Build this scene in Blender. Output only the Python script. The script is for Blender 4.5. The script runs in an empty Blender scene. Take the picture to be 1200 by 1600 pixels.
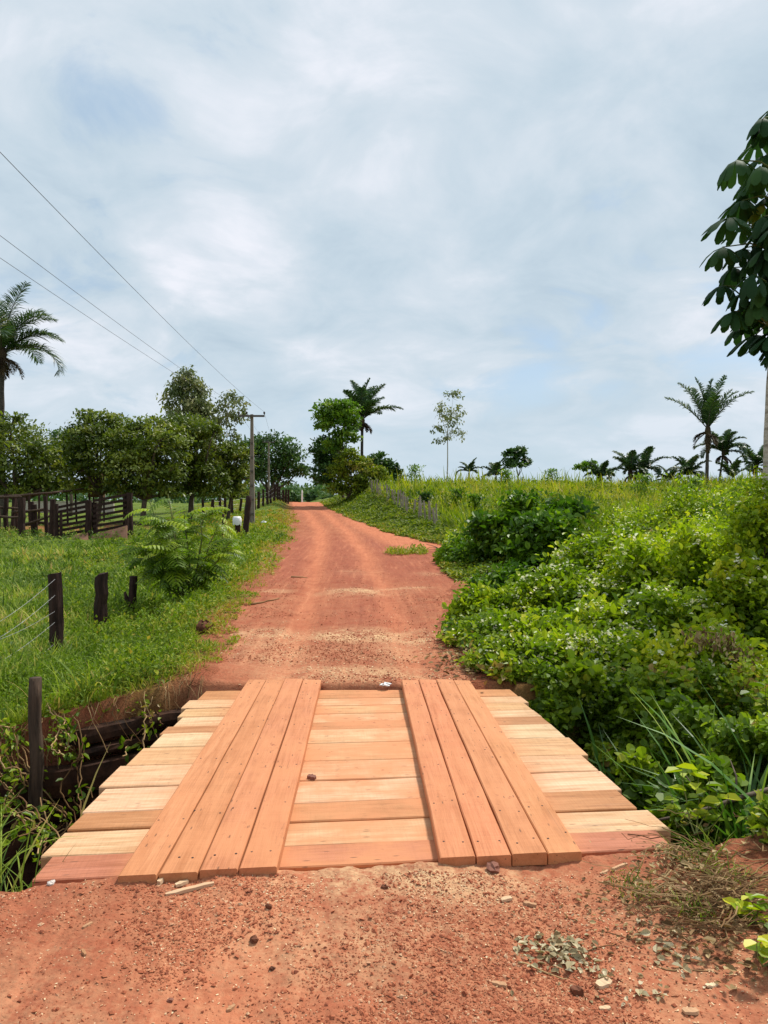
import bpy, math
import numpy as np
from mathutils import Vector, Matrix, Euler

rng = np.random.default_rng(11)
S = bpy.context.scene
COL = S.collection
R = math.radians
PI = math.pi
CAMZ = 1.75

# ------------------------------------------------------------------ camera
cd = bpy.data.cameras.new("camera")
cam = bpy.data.objects.new("camera", cd)
COL.objects.link(cam)
cam.location = (0, 0, CAMZ)
cam.rotation_euler = (R(90 - 1.05), 0, R(-1.77))
cd.sensor_fit = 'VERTICAL'
cd.sensor_height = 24.0
cd.lens = 18.0
cd.clip_end = 6000
cd.clip_start = 0.05
S.camera = cam
CR = np.array(cam.rotation_euler.to_matrix())


def at(px, py, Y):
    """point of the place seen at photo pixel (px,py), Y metres up the road"""
    d = CR @ np.array([(px - 600) / 1200.0, -(py - 800) / 1200.0, -1.0])
    return np.array([0, 0, CAMZ]) + d * (Y / d[1])


def X_at(px, Y):
    return float(at(px, 778, Y)[0])


def Z_at(py, Y, px=600):
    return float(at(px, py, Y)[2])


# ------------------------------------------------------------------ numeric helpers
def sst(a, b, t):
    t = np.clip((np.asarray(t, float) - a) / (b - a), 0, 1)
    return t * t * (3 - 2 * t)


_lat = np.random.default_rng(5).random((256, 256))


def vnoise(x, y, s=1.0, o=0):
    x = np.asarray(x, float) * s + 37.3 * o
    y = np.asarray(y, float) * s + 11.7 * o
    xi = np.floor(x).astype(int); yi = np.floor(y).astype(int)
    fx = x - xi; fy = y - yi
    fx = fx * fx * (3 - 2 * fx); fy = fy * fy * (3 - 2 * fy)
    a = _lat[xi % 256, yi % 256]; b = _lat[(xi + 1) % 256, yi % 256]
    c = _lat[xi % 256, (yi + 1) % 256]; d = _lat[(xi + 1) % 256, (yi + 1) % 256]
    return (a * (1 - fx) + b * fx) * (1 - fy) + (c * (1 - fx) + d * fx) * fy


def fbm(x, y, s=1.0, o=0, n=4):
    r = 0; a = 0.5; t = 0
    for i in range(n):
        r = r + a * vnoise(x, y, s * 2 ** i, o + i); t += a; a *= .5
    return r / t


def norm(v):
    return v / np.maximum(np.linalg.norm(v, axis=-1, keepdims=True), 1e-9)


# ------------------------------------------------------------------ mesh builder
class MB:
    def __init__(self):
        self.parts = []
        self.n = 0

    def add(self, V, F, r=None):
        V = np.asarray(V, float).reshape(-1, 3)
        F = np.asarray(F, int)
        if r is None:
            r = np.full(len(F), rng.random())
        self.parts.append((V, F + self.n, np.broadcast_to(np.asarray(r, float), (len(F),))))
        self.n += len(V)
        return self

    def inst(self, T, F, P, M, s, r=None):
        """copies of template (T verts, F faces) at P with axes M (columns) scaled s"""
        T = np.asarray(T, float); F = np.asarray(F, int)
        N = len(P)
        if N == 0:
            return self
        s = np.broadcast_to(np.asarray(s, float).reshape(-1, 1) if np.ndim(s) < 2 else np.asarray(s, float), (N, 1) if np.ndim(s) < 2 else (N, 3))
        if s.shape[1] == 1:
            s = np.repeat(s, 3, axis=1)
        TT = T[None, :, :] * s[:, None, :]
        V = np.einsum('nij,nkj->nki', M, TT) + np.asarray(P)[:, None, :]
        FF = F[None, :, :] + (np.arange(N) * len(T))[:, None, None]
        if r is None:
            r = rng.random(N)
        self.add(V.reshape(-1, 3), FF.reshape(-1, F.shape[1]), np.repeat(r, len(F)))
        return self

    def tube(self, pts, rad, sides=6, r=None, cap=True, rough=0.0):
        pts = np.asarray(pts, float); n = len(pts)
        rad = np.broadcast_to(np.asarray(rad, float), (n,))
        t = norm(np.gradient(pts, axis=0))
        ref = np.array([0.0, 0, 1.0]) if abs(t[0][2]) < .8 else np.array([1.0, 0, 0])
        u = norm(np.cross(t, ref)); v = np.cross(t, u)
        a = np.linspace(0, 2 * PI, sides, endpoint=False)
        jit = 1 + rough * (rng.random((n, sides)) - .5) * 2
        V = pts[:, None, :] + (u[:, None, :] * np.cos(a)[None, :, None] + v[:, None, :] * np.sin(a)[None, :, None]) * (rad[:, None] * jit)[:, :, None]
        F = []
        for i in range(n - 1):
            for k in range(sides):
                k2 = (k + 1) % sides
                F.append((i * sides + k, i * sides + k2, (i + 1) * sides + k2, (i + 1) * sides + k))
        rr = rng.random() if r is None else r
        VV = V.reshape(-1, 3)
        if cap:
            VV = np.vstack([VV, pts[0], pts[-1]])
            self.add(VV, F, np.full(len(F), rr))
            base = self.n - len(VV)
            T = []
            for k in range(sides):
                k2 = (k + 1) % sides
                T.append((k2, k, n * sides)); T.append(((n - 1) * sides + k, (n - 1) * sides + k2, n * sides + 1))
            self.parts.append((np.zeros((0, 3)), np.array(T) + base, np.full(len(T), rr)))
        else:
            self.add(VV, F, np.full(len(F), rr))
        return self

    def box(self, c, h, M=None, r=None):
        """c centre, h half sizes, M 3x3 axes"""
        s = np.array([(-1, -1, -1), (1, -1, -1), (1, 1, -1), (-1, 1, -1), (-1, -1, 1), (1, -1, 1), (1, 1, 1), (-1, 1, 1)], float) * np.asarray(h)
        if M is not None:
            s = s @ np.asarray(M).T
        F = [(0, 3, 2, 1), (4, 5, 6, 7), (0, 1, 5, 4), (1, 2, 6, 5), (2, 3, 7, 6), (3, 0, 4, 7)]
        self.add(s + np.asarray(c), F, r)
        return self

    def build(self, name, mat, parent=None, smooth=False, org=(0, 0, 0), attrs=None):
        V = np.vstack([p[0] for p in self.parts]) - np.asarray(org, float)
        me = bpy.data.meshes.new(name)
        me.vertices.add(len(V))
        me.vertices.foreach_set('co', V.astype(np.float32).ravel())
        loops = np.concatenate([p[1].ravel() for p in self.parts])
        tot = np.concatenate([np.full(len(p[1]), p[1].shape[1]) for p in self.parts])
        start = np.concatenate([[0], np.cumsum(tot)[:-1]])
        me.loops.add(len(loops))
        me.loops.foreach_set('vertex_index', loops.astype(np.int32))
        me.polygons.add(len(tot))
        me.polygons.foreach_set('loop_start', start.astype(np.int32))
        at_ = me.attributes.new('rnd', 'FLOAT', 'FACE')
        at_.data.foreach_set('value', np.concatenate([p[2] for p in self.parts]).astype(np.float32))
        if attrs:
            for k, a in attrs.items():
                q = me.attributes.new(k, 'FLOAT', 'POINT')
                q.data.foreach_set('value', np.asarray(a, np.float32).ravel())
        me.polygons.foreach_set('use_smooth', np.full(len(tot), smooth))
        me.update(calc_edges=True)
        me.validate()
        me.materials.append(mat)
        o = bpy.data.objects.new(name, me)
        COL.objects.link(o)
        if parent is not None:
            o.parent = parent
        else:
            o.location = org
        return o


def tag(o, label=None, cat=None, group=None, kind=None):
    if label: o['label'] = label
    if cat: o['category'] = cat
    if group: o['group'] = group
    if kind: o['kind'] = kind
    return o


def thing(name, label, cat, loc, group=None):
    o = bpy.data.objects.new(name, None)
    o.empty_display_size = .2
    COL.objects.link(o)
    o.location = [float(c) for c in loc]
    return tag(o, label, cat, group)


# ------------------------------------------------------------------ materials
def newmat(name):
    m = bpy.data.materials.new(name)
    m.use_nodes = True
    nt = m.node_tree
    nt.nodes.clear()
    out = nt.nodes.new('ShaderNodeOutputMaterial')
    return m, nt, out


def nd(nt, t, **kw):
    n = nt.nodes.new(t)
    for k, v in kw.items():
        if k == 'op': n.operation = v
        elif k == 'dt': n.data_type = v
        elif k == 'bt': n.blend_type = v
        elif k.startswith('i_'):
            n.inputs[k[2:].replace('_', ' ')].default_value = v
        else:
            setattr(n, k, v)
    return n


def lk(nt, a, b):
    nt.links.new(a, b)


def ramp(nt, stops, fac=None, interp='LINEAR'):
    r = nt.nodes.new('ShaderNodeValToRGB')
    el = r.color_ramp.elements
    r.color_ramp.interpolation = interp
    while len(el) > 1:
        el.remove(el[-1])
    el[0].position = stops[0][0]; el[0].color = tuple(stops[0][1]) + (1,)
    for p, c in stops[1:]:
        e = el.new(p); e.color = tuple(c) + (1,)
    if fac is not None:
        lk(nt, fac, r.inputs[0])
    return r


def g(v):
    return (v, v, v)


def mixc(nt, fac, a, b, bt='MIX'):
    n = nt.nodes.new('ShaderNodeMix')
    n.data_type = 'RGBA'; n.blend_type = bt
    for sock, v in ((n.inputs[0], fac), (n.inputs[6], a), (n.inputs[7], b)):
        if hasattr(v, 'is_output') or isinstance(v, bpy.types.NodeSocket):
            lk(nt, v, sock)
        elif isinstance(v, (int, float)):
            sock.default_value = v
        else:
            sock.default_value = tuple(v) + (1,)
    return n.outputs[2]


def noise(nt, vec, scale, detail=4, rough=.55, dist=0.0):
    n = nt.nodes.new('ShaderNodeTexNoise')
    n.inputs['Scale'].default_value = scale
    n.inputs['Detail'].default_value = detail
    n.inputs['Roughness'].default_value = rough
    n.inputs['Distortion'].default_value = dist
    if vec is not None:
        lk(nt, vec, n.inputs['Vector'])
    return n


def math_(nt, op, a, b=None, clamp=False):
    n = nt.nodes.new('ShaderNodeMath'); n.operation = op; n.use_clamp = clamp
    for i, v in enumerate((a, b)):
        if v is None: continue
        if isinstance(v, bpy.types.NodeSocket): lk(nt, v, n.inputs[i])
        else: n.inputs[i].default_value = v
    return n.outputs[0]


def principled(nt, out, color, rough=.7, spec=.3, normal=None):
    p = nt.nodes.new('ShaderNodeBsdfPrincipled')
    if isinstance(color, bpy.types.NodeSocket): lk(nt, color, p.inputs['Base Color'])
    else: p.inputs['Base Color'].default_value = tuple(color) + (1,)
    if isinstance(rough, bpy.types.NodeSocket): lk(nt, rough, p.inputs['Roughness'])
    else: p.inputs['Roughness'].default_value = rough
    p.inputs['Specular IOR Level'].default_value = spec
    if normal is not None: lk(nt, normal, p.inputs['Normal'])
    lk(nt, p.outputs[0], out.inputs[0])
    return p


def bump(nt, h, strength=.5, dist=.01):
    b = nt.nodes.new('ShaderNodeBump')
    b.inputs['Strength'].default_value = strength
    b.inputs['Distance'].default_value = dist
    lk(nt, h, b.inputs['Height'])
    return b.outputs[0]


def leafmat(name, stops, trans=.35, rough=.5, spec=.3, big=None):
    """leaf colours picked leaf by leaf; big = scale of slow tone drift over the plant"""
    m, nt, out = newmat(name)
    a = nd(nt, 'ShaderNodeAttribute', attribute_name='rnd')
    geo = nd(nt, 'ShaderNodeNewGeometry')
    nz = noise(nt, geo.outputs['Position'], big or .9, 3)
    f = math_(nt, 'ADD', a.outputs['Fac'], math_(nt, 'MULTIPLY', math_(nt, 'SUBTRACT', nz.outputs[0], .5), 1.1), True)
    c = ramp(nt, stops, f)
    p = nt.nodes.new('ShaderNodeBsdfPrincipled')
    lk(nt, c.outputs[0], p.inputs['Base Color'])
    p.inputs['Roughness'].default_value = rough
    p.inputs['Specular IOR Level'].default_value = spec
    t = nt.nodes.new('ShaderNodeBsdfTranslucent')
    tc = mixc(nt, 1.0, c.outputs[0], (1.0, 1.15, .5), 'MULTIPLY')
    lk(nt, tc, t.inputs[0])
    mx = nt.nodes.new('ShaderNodeMixShader')
    mx.inputs[0].default_value = trans
    lk(nt, p.outputs[0], mx.inputs[1]); lk(nt, t.outputs[0], mx.inputs[2])
    lk(nt, mx.outputs[0], out.inputs[0])
    return m


def barkmat(name, c1, c2, scale=8, zs=.3, rough=.85):
    m, nt, out = newmat(name)
    tc = nd(nt, 'ShaderNodeTexCoord')
    mp = nd(nt, 'ShaderNodeMapping'); mp.inputs['Scale'].default_value = (1, 1, zs)
    oi = nd(nt, 'ShaderNodeObjectInfo')
    ad = nt.nodes.new('ShaderNodeVectorMath'); ad.operation = 'ADD'
    lk(nt, tc.outputs['Object'], ad.inputs[0]); lk(nt, oi.outputs['Location'], ad.inputs[1])
    lk(nt, ad.outputs[0], mp.inputs['Vector'])
    n1 = noise(nt, mp.outputs[0], scale, 6, .65)
    c = ramp(nt, [(.3, c1), (.7, c2)], n1.outputs[0])
    principled(nt, out, c.outputs[0], rough, .2, bump(nt, n1.outputs[0], .8, .02))
    return m


# greens --------------------------------------------------------------
M_cashew = leafmat('cashew_leaf', [(0, (0.034, 0.062, 0.008)), (.4, (0.098, 0.140, 0.014)), (.8, (0.196, 0.241, 0.026)), (1, (0.253, 0.258, 0.040))], .32, .45, .35, .5)
M_dark = leafmat('dark_leaf', [(0, (0.025, 0.060, 0.015)), (.6, (0.062, 0.132, 0.026)), (1, (0.125, 0.216, 0.044))], .25, .5, .3, .5)
M_bright = leafmat('bright_leaf', [(0, (0.046, 0.110, 0.009)), (.6, (0.138, 0.250, 0.018)), (1, (0.276, 0.370, 0.036))], .4, .5, .3, .7)
M_olive = leafmat('olive_leaf', [(0, (0.054, 0.094, 0.008)), (.45, (0.150, 0.208, 0.014)), (.8, (0.290, 0.322, 0.023)), (1, (0.344, 0.260, 0.054))], .35, .6, .2, .6)
M_euc = leafmat('eucalyptus_leaf', [(0, (0.088, 0.120, 0.044)), (.6, (0.188, 0.216, 0.083)), (1, (0.338, 0.312, 0.132))], .3, .5, .3, .6)
M_palm = leafmat('palm_leaflet', [(0, (0.025, 0.060, 0.025)), (.6, (0.071, 0.134, 0.045)), (.9, (0.172, 0.202, 0.076)), (1, (0.316, 0.269, 0.127))], .25, .4, .4, .5)
M_palmdead = leafmat('dead_frond', [(0, (.035, .025, .016)), (1, (.13, .085, .045))], .1, .8, .1)
M_cecro = leafmat('cecropia_leaf', [(0, (.016, .045, .018)), (.6, (.032, .08, .026)), (.92, (.055, .12, .03)), (1, (.22, .2, .02))], .25, .65, .12, 1.2)
M_shrub = leafmat('shrub_leaf', [(0, (0.068, 0.125, 0.004)), (.35, (0.190, 0.288, 0.008)), (.75, (0.379, 0.462, 0.015)), (1, (0.620, 0.588, 0.030))], .4, .45, .35, 1.1)
M_shrub2 = leafmat('layered_leaf', [(0, (0.025, 0.074, 0.006)), (.5, (0.089, 0.185, 0.010)), (.9, (0.225, 0.358, 0.014)), (1, (0.371, 0.469, 0.022))], .35, .45, .35, 1.3)
M_vine = leafmat('vine_leaf', [(0, (0.057, 0.112, 0.007)), (.4, (0.149, 0.241, 0.011)), (.75, (0.287, 0.375, 0.018)), (.96, (0.437, 0.448, 0.040)), (1, (0.368, 0.246, 0.070))], .4, .45, .35, 2.0)
M_fern = leafmat('feather_leaf', [(0, (0.072, 0.141, 0.005)), (.5, (0.178, 0.280, 0.011)), (1, (0.333, 0.421, 0.020))], .4, .5, .3, 1.4)
M_weed = leafmat('weed_leaf', [(0, (0.073, 0.122, 0.008)), (.35, (0.157, 0.245, 0.015)), (.65, (0.278, 0.325, 0.022)), (.85, (0.399, 0.336, 0.045)), (1, (0.460, 0.275, 0.083))], .35, .6, .2, .5)
M_past = leafmat('pasture_blade', [(0, (0.059, 0.111, 0.015)), (.35, (0.154, 0.234, 0.028)), (.7, (0.296, 0.376, 0.041)), (.88, (0.449, 0.418, 0.087)), (1, (0.533, 0.367, 0.135))], .35, .6, .2, .45)
M_hill = leafmat('tall_grass_blade', [(0, (0.075, 0.135, 0.008)), (.35, (0.213, 0.281, 0.011)), (.7, (0.382, 0.406, 0.020)), (1, (0.489, 0.374, 0.076))], .4, .6, .2, .22)
M_sedge = leafmat('sedge_blade', [(0, (0.053, 0.131, 0.020)), (.6, (0.123, 0.263, 0.033)), (1, (0.386, 0.473, 0.086))], .3, .4, .4, 2)
M_petal = leafmat('white_petal', [(0, (0.847, 0.739, 0.499)), (1, (0.900, 0.900, 0.749))], .3, .6, .2)
M_dry = leafmat('dry_leaf', [(0, (.1, .055, .025)), (.5, (.27, .17, .08)), (1, (.5, .38, .2))], .15, .8, .1, 3)
M_grey = leafmat('grey_dry_leaf', [(0, (.24, .17, .085)), (.5, (.42, .35, .2)), (1, (.58, .5, .34))], .1, .7, .2, 4)
M_stem = leafmat('dry_stem', [(0, (.1, .05, .022)), (.5, (.24, .135, .06)), (1, (.46, .31, .15))], .0, .85, .1, 3)
M_stemg = leafmat('green_stem', [(0, (.08, .1, .03)), (1, (.2, .22, .07))], .1, .7, .2)
M_far = leafmat('far_leaf', [(0, (.04, .09, .035)), (.6, (.08, .15, .05)), (1, (.16, .22, .06))], .25, .6, .2, .12)

M_bark = barkmat('bark', (.05, .037, .025), (.16, .12, .085), 10, .3)
M_palmtrunk = barkmat('palm_trunk', (.03, .024, .02), (.11, .09, .075), 5, 2.5)
M_palebark = barkmat('pale_bark', (.3, .26, .2), (.58, .53, .45), 14, .8)
M_post = barkmat('dark_post_wood', (.012, .007, .006), (.06, .03, .022), 22, .15)
M_postg = barkmat('weathered_post_wood', (.022, .014, .009), (.11, .07, .045), 24, .12)
M_postpale = barkmat('grey_post_wood', (.16, .13, .1), (.4, .34, .27), 16, .15)
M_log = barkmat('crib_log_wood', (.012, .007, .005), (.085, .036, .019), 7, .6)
M_brown = barkmat('brown_board', (.06, .03, .017), (.15, .075, .04), 9, .5)
M_ramp = barkmat('ramp_board', (.2, .1, .06), (.34, .18, .11), 6, 1.0)
M_clod = barkmat('red_clod', (.06, .022, .012), (.22, .08, .04), 12, 1)


def simple(name, c, rough=.6, spec=.3, metal=0):
    m, nt, out = newmat(name)
    geo = nd(nt, 'ShaderNodeNewGeometry')
    n = noise(nt, geo.outputs['Position'], 9, 5)
    cc = mixc(nt, n.outputs[0], [x * .7 for x in c], [min(1, x * 1.2) for x in c])
    p = principled(nt, out, cc, rough, spec)
    p.inputs['Metallic'].default_value = metal
    return m


M_white = simple('white_plastic', (.8, .8, .78), .5)
M_wire = simple('galvanised_wire', (.3, .3, .3), .5, .5, .6)
M_cable = simple('power_cable', (.06, .06, .065), .6)
M_conc = simple('pole_concrete', (.27, .225, .18), .9, .1)
M_concdark = simple('pole_stain', (.12, .1, .085), .9, .1)
M_insul = simple('insulator_glaze', (.04, .03, .03), .3, .5)
M_nail = simple('nail_rust', (.05, .03, .025), .8)
M_latt = simple('pale_lattice', (.35, .3, .22), .8)
M_chip = leafmat('wood_chip', [(0, (.35, .17, .08)), (.5, (.5, .3, .17)), (1, (.65, .48, .3))], .0, .8, .1, 3)
M_saw = leafmat('sawdust', [(0, (.5, .33, .17)), (1, (.7, .53, .33))], .0, .9, .05, 3)
M_rock = leafmat('gravel_stone', [(0, (.2, .062, .034)), (.1, (.33, .1, .05)), (.88, (.43, .155, .078)), (1, (.55, .34, .2))], .0, .9, .1, 6)
M_pale_stone = simple('pale_stone', (.62, .55, .48), .8)
M_brick = simple('brick_chip', (.22, .09, .06), .9)


def wood_mat():
    m, nt, out = newmat('sawn_plank_wood')
    tc = nd(nt, 'ShaderNodeTexCoord')
    oi = nd(nt, 'ShaderNodeObjectInfo')
    off = nt.nodes.new('ShaderNodeVectorMath'); off.operation = 'ADD'
    sc = nt.nodes.new('ShaderNodeVectorMath'); sc.operation = 'SCALE'
    cmb = nd(nt, 'ShaderNodeCombineXYZ')
    for i in range(3): lk(nt, oi.outputs['Random'], cmb.inputs[i])
    lk(nt, cmb.outputs[0], sc.inputs[0]); sc.inputs['Scale'].default_value = 60
    lk(nt, tc.outputs['Object'], off.inputs[0]); lk(nt, sc.outputs[0], off.inputs[1])
    mp = nd(nt, 'ShaderNodeMapping'); mp.inputs['Scale'].default_value = (.8, 9, 9)
    lk(nt, off.outputs[0], mp.inputs['Vector'])
    grain = noise(nt, mp.outputs[0], 2.2, 7, .62, .6)
    mp2 = nd(nt, 'ShaderNodeMapping'); mp2.inputs['Scale'].default_value = (1.2, 60, 60)
    lk(nt, off.outputs[0], mp2.inputs['Vector'])
    fine = noise(nt, mp2.outputs[0], 3, 4, .7)
    blot = noise(nt, off.outputs[0], 2.1, 4, .6)
    # saw marks across the grain
    mp3 = nd(nt, 'ShaderNodeMapping'); mp3.inputs['Scale'].default_value = (70, 2.5, 2)
    lk(nt, off.outputs[0], mp3.inputs['Vector'])
    saw = noise(nt, mp3.outputs[0], 1.5, 3, .6)
    base = oi.outputs['Color']
    dark = mixc(nt, 1.0, base, (.74, .64, .53), 'MULTIPLY')
    lite = mixc(nt, 1.0, base, (1.1, 1.12, 1.15), 'MULTIPLY')
    gr = ramp(nt, [(.3, g(0)), (.62, g(1))], grain.outputs[0])
    c = mixc(nt, gr.outputs[0], dark, lite)
    fr = ramp(nt, [(.32, g(.72)), (.5, g(1))], fine.outputs[0])
    c = mixc(nt, .7, c, fr.outputs[0], 'MULTIPLY')
    mpm = nd(nt, 'ShaderNodeMapping'); mpm.inputs['Scale'].default_value = (.9, 26, 26)
    lk(nt, off.outputs[0], mpm.inputs['Vector'])
    mid_g = noise(nt, mpm.outputs[0], 2.6, 5, .7, .8)
    c = mixc(nt, .8, c, ramp(nt, [(.3, (.66, .58, .5)), (.5, g(1))], mid_g.outputs[0]).outputs[0], 'MULTIPLY')
    sr = ramp(nt, [(.35, g(.82)), (.6, g(1.0))], saw.outputs[0])
    c = mixc(nt, .6, c, sr.outputs[0], 'MULTIPLY')
    # grey weather streaks along the grain on some planks
    mp4 = nd(nt, 'ShaderNodeMapping'); mp4.inputs['Scale'].default_value = (.7, 7, 7)
    lk(nt, off.outputs[0], mp4.inputs['Vector'])
    gst = noise(nt, mp4.outputs[0], 1.6, 4, .6, .3)
    gs = ramp(nt, [(.62, g(0)), (.7, g(.55))], gst.outputs[0])
    c = mixc(nt, gs.outputs[0], c, mixc(nt, 1.0, base, (.55, .58, .66), 'MULTIPLY'))
    # red road dust carried on by tyres and feet, in blotches
    geo = nd(nt, 'ShaderNodeNewGeometry')
    sx = nd(nt, 'ShaderNodeSeparateXYZ'); lk(nt, geo.outputs['Position'], sx.inputs[0])
    mid = ramp(nt, [(0.0, g(1)), (.3, g(1)), (.34, g(.85)), (.85, g(.75)), (.95, g(.2)), (1.0, g(.14))], math_(nt, 'ABSOLUTE', math_(nt, 'MULTIPLY', sx.outputs[0], .8)))
    dn = noise(nt, geo.outputs['Position'], 2.6, 5, .62)
    dm = math_(nt, 'MULTIPLY', mid.outputs[0], ramp(nt, [(.36, g(.22)), (.6, g(.9))], dn.outputs[0]).outputs[0])
    c = mixc(nt, dm, c, (.56, .23, .1))
    # knots and dark specks
    vo = nd(nt, 'ShaderNodeTexVoronoi'); vo.inputs['Scale'].default_value = 9
    mp5 = nd(nt, 'ShaderNodeMapping'); mp5.inputs['Scale'].default_value = (.55, 1, 1)
    lk(nt, off.outputs[0], mp5.inputs['Vector']); lk(nt, mp5.outputs[0], vo.inputs['Vector'])
    kr = ramp(nt, [(.03, g(1)), (.075, g(0))], vo.outputs['Distance'])
    sepc = nd(nt, 'ShaderNodeSeparateColor'); lk(nt, vo.outputs['Color'], sepc.inputs[0])
    km = math_(nt, 'MULTIPLY', kr.outputs[0], math_(nt, 'GREATER_THAN', sepc.outputs[0], .62))
    c = mixc(nt, math_(nt, 'MULTIPLY', km, .8), c, (.06, .03, .02))
    # thin dark checks
    ck = noise(nt, mp2.outputs[0], .9, 2, .5, .4)
    ckr = ramp(nt, [(.5, g(0)), (.505, g(1)), (.512, g(0))], ck.outputs[0])
    ckm = math_(nt, 'MULTIPLY', ckr.outputs[0], ramp(nt, [(.5, g(0)), (.6, g(1))], blot.outputs[0]).outputs[0])
    c = mixc(nt, math_(nt, 'MULTIPLY', ckm, .8), c, (.1, .05, .025))
    # short dark splits along the grain
    v3 = nd(nt, 'ShaderNodeTexVoronoi'); v3.inputs['Scale'].default_value = 1.0
    mp6 = nd(nt, 'ShaderNodeMapping'); mp6.inputs['Scale'].default_value = (9, 42, 42)
    lk(nt, off.outputs[0], mp6.inputs['Vector']); lk(nt, mp6.outputs[0], v3.inputs['Vector'])
    s3 = nd(nt, 'ShaderNodeSeparateColor'); lk(nt, v3.outputs['Color'], s3.inputs[0])
    d3 = math_(nt, 'MULTIPLY', ramp(nt, [(.1, g(1)), (.22, g(0))], v3.outputs['Distance']).outputs[0], math_(nt, 'GREATER_THAN', s3.outputs[0], .8))
    c = mixc(nt, math_(nt, 'MULTIPLY', d3, .75), c, (.09, .045, .025))
    # faint larger stains
    c = mixc(nt, ramp(nt, [(.55, g(0)), (.75, g(.35))], blot.outputs[0]).outputs[0], c, mixc(nt, 1.0, base, (.72, .6, .5), 'MULTIPLY'))
    # mud carried onto the boards: dark damp spots and smears
    mu = noise(nt, geo.outputs['Position'], 16, 5, .7)
    mub = noise(nt, geo.outputs['Position'], 1.3, 3, .6)
    mm = math_(nt, 'MULTIPLY', ramp(nt, [(.6, g(0)), (.66, g(1))], mu.outputs[0]).outputs[0], ramp(nt, [(.5, g(0)), (.66, g(1))], mub.outputs[0]).outputs[0])
    c = mixc(nt, math_(nt, 'MULTIPLY', mm, .75), c, (.27, .085, .04))
    hs = math_(nt, 'ADD', math_(nt, 'MULTIPLY', grain.outputs[0], .5), math_(nt, 'MULTIPLY', fine.outputs[0], .5))
    principled(nt, out, c, .72, .22, bump(nt, hs, .45, .006))
    return m


M_wood = wood_mat()


def dirt_color(nt, pos):
    big = noise(nt, pos, .55, 4, .6)
    med = noise(nt, pos, 3.2, 5, .65)
    fin = noise(nt, pos, 45, 4, .7)
    c = mixc(nt, ramp(nt, [(.35, g(0)), (.65, g(1))], big.outputs[0]).outputs[0], (.29, .08, .04), (.365, .122, .063))
    c = mixc(nt, ramp(nt, [(.4, g(0)), (.7, g(.6))], med.outputs[0]).outputs[0], c, (.42, .2, .105))
    c = mixc(nt, ramp(nt, [(.36, g(.55)), (.52, g(0))], fin.outputs[0]).outputs[0], c, (.19, .066, .035))
    return c, big, med, fin


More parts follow.
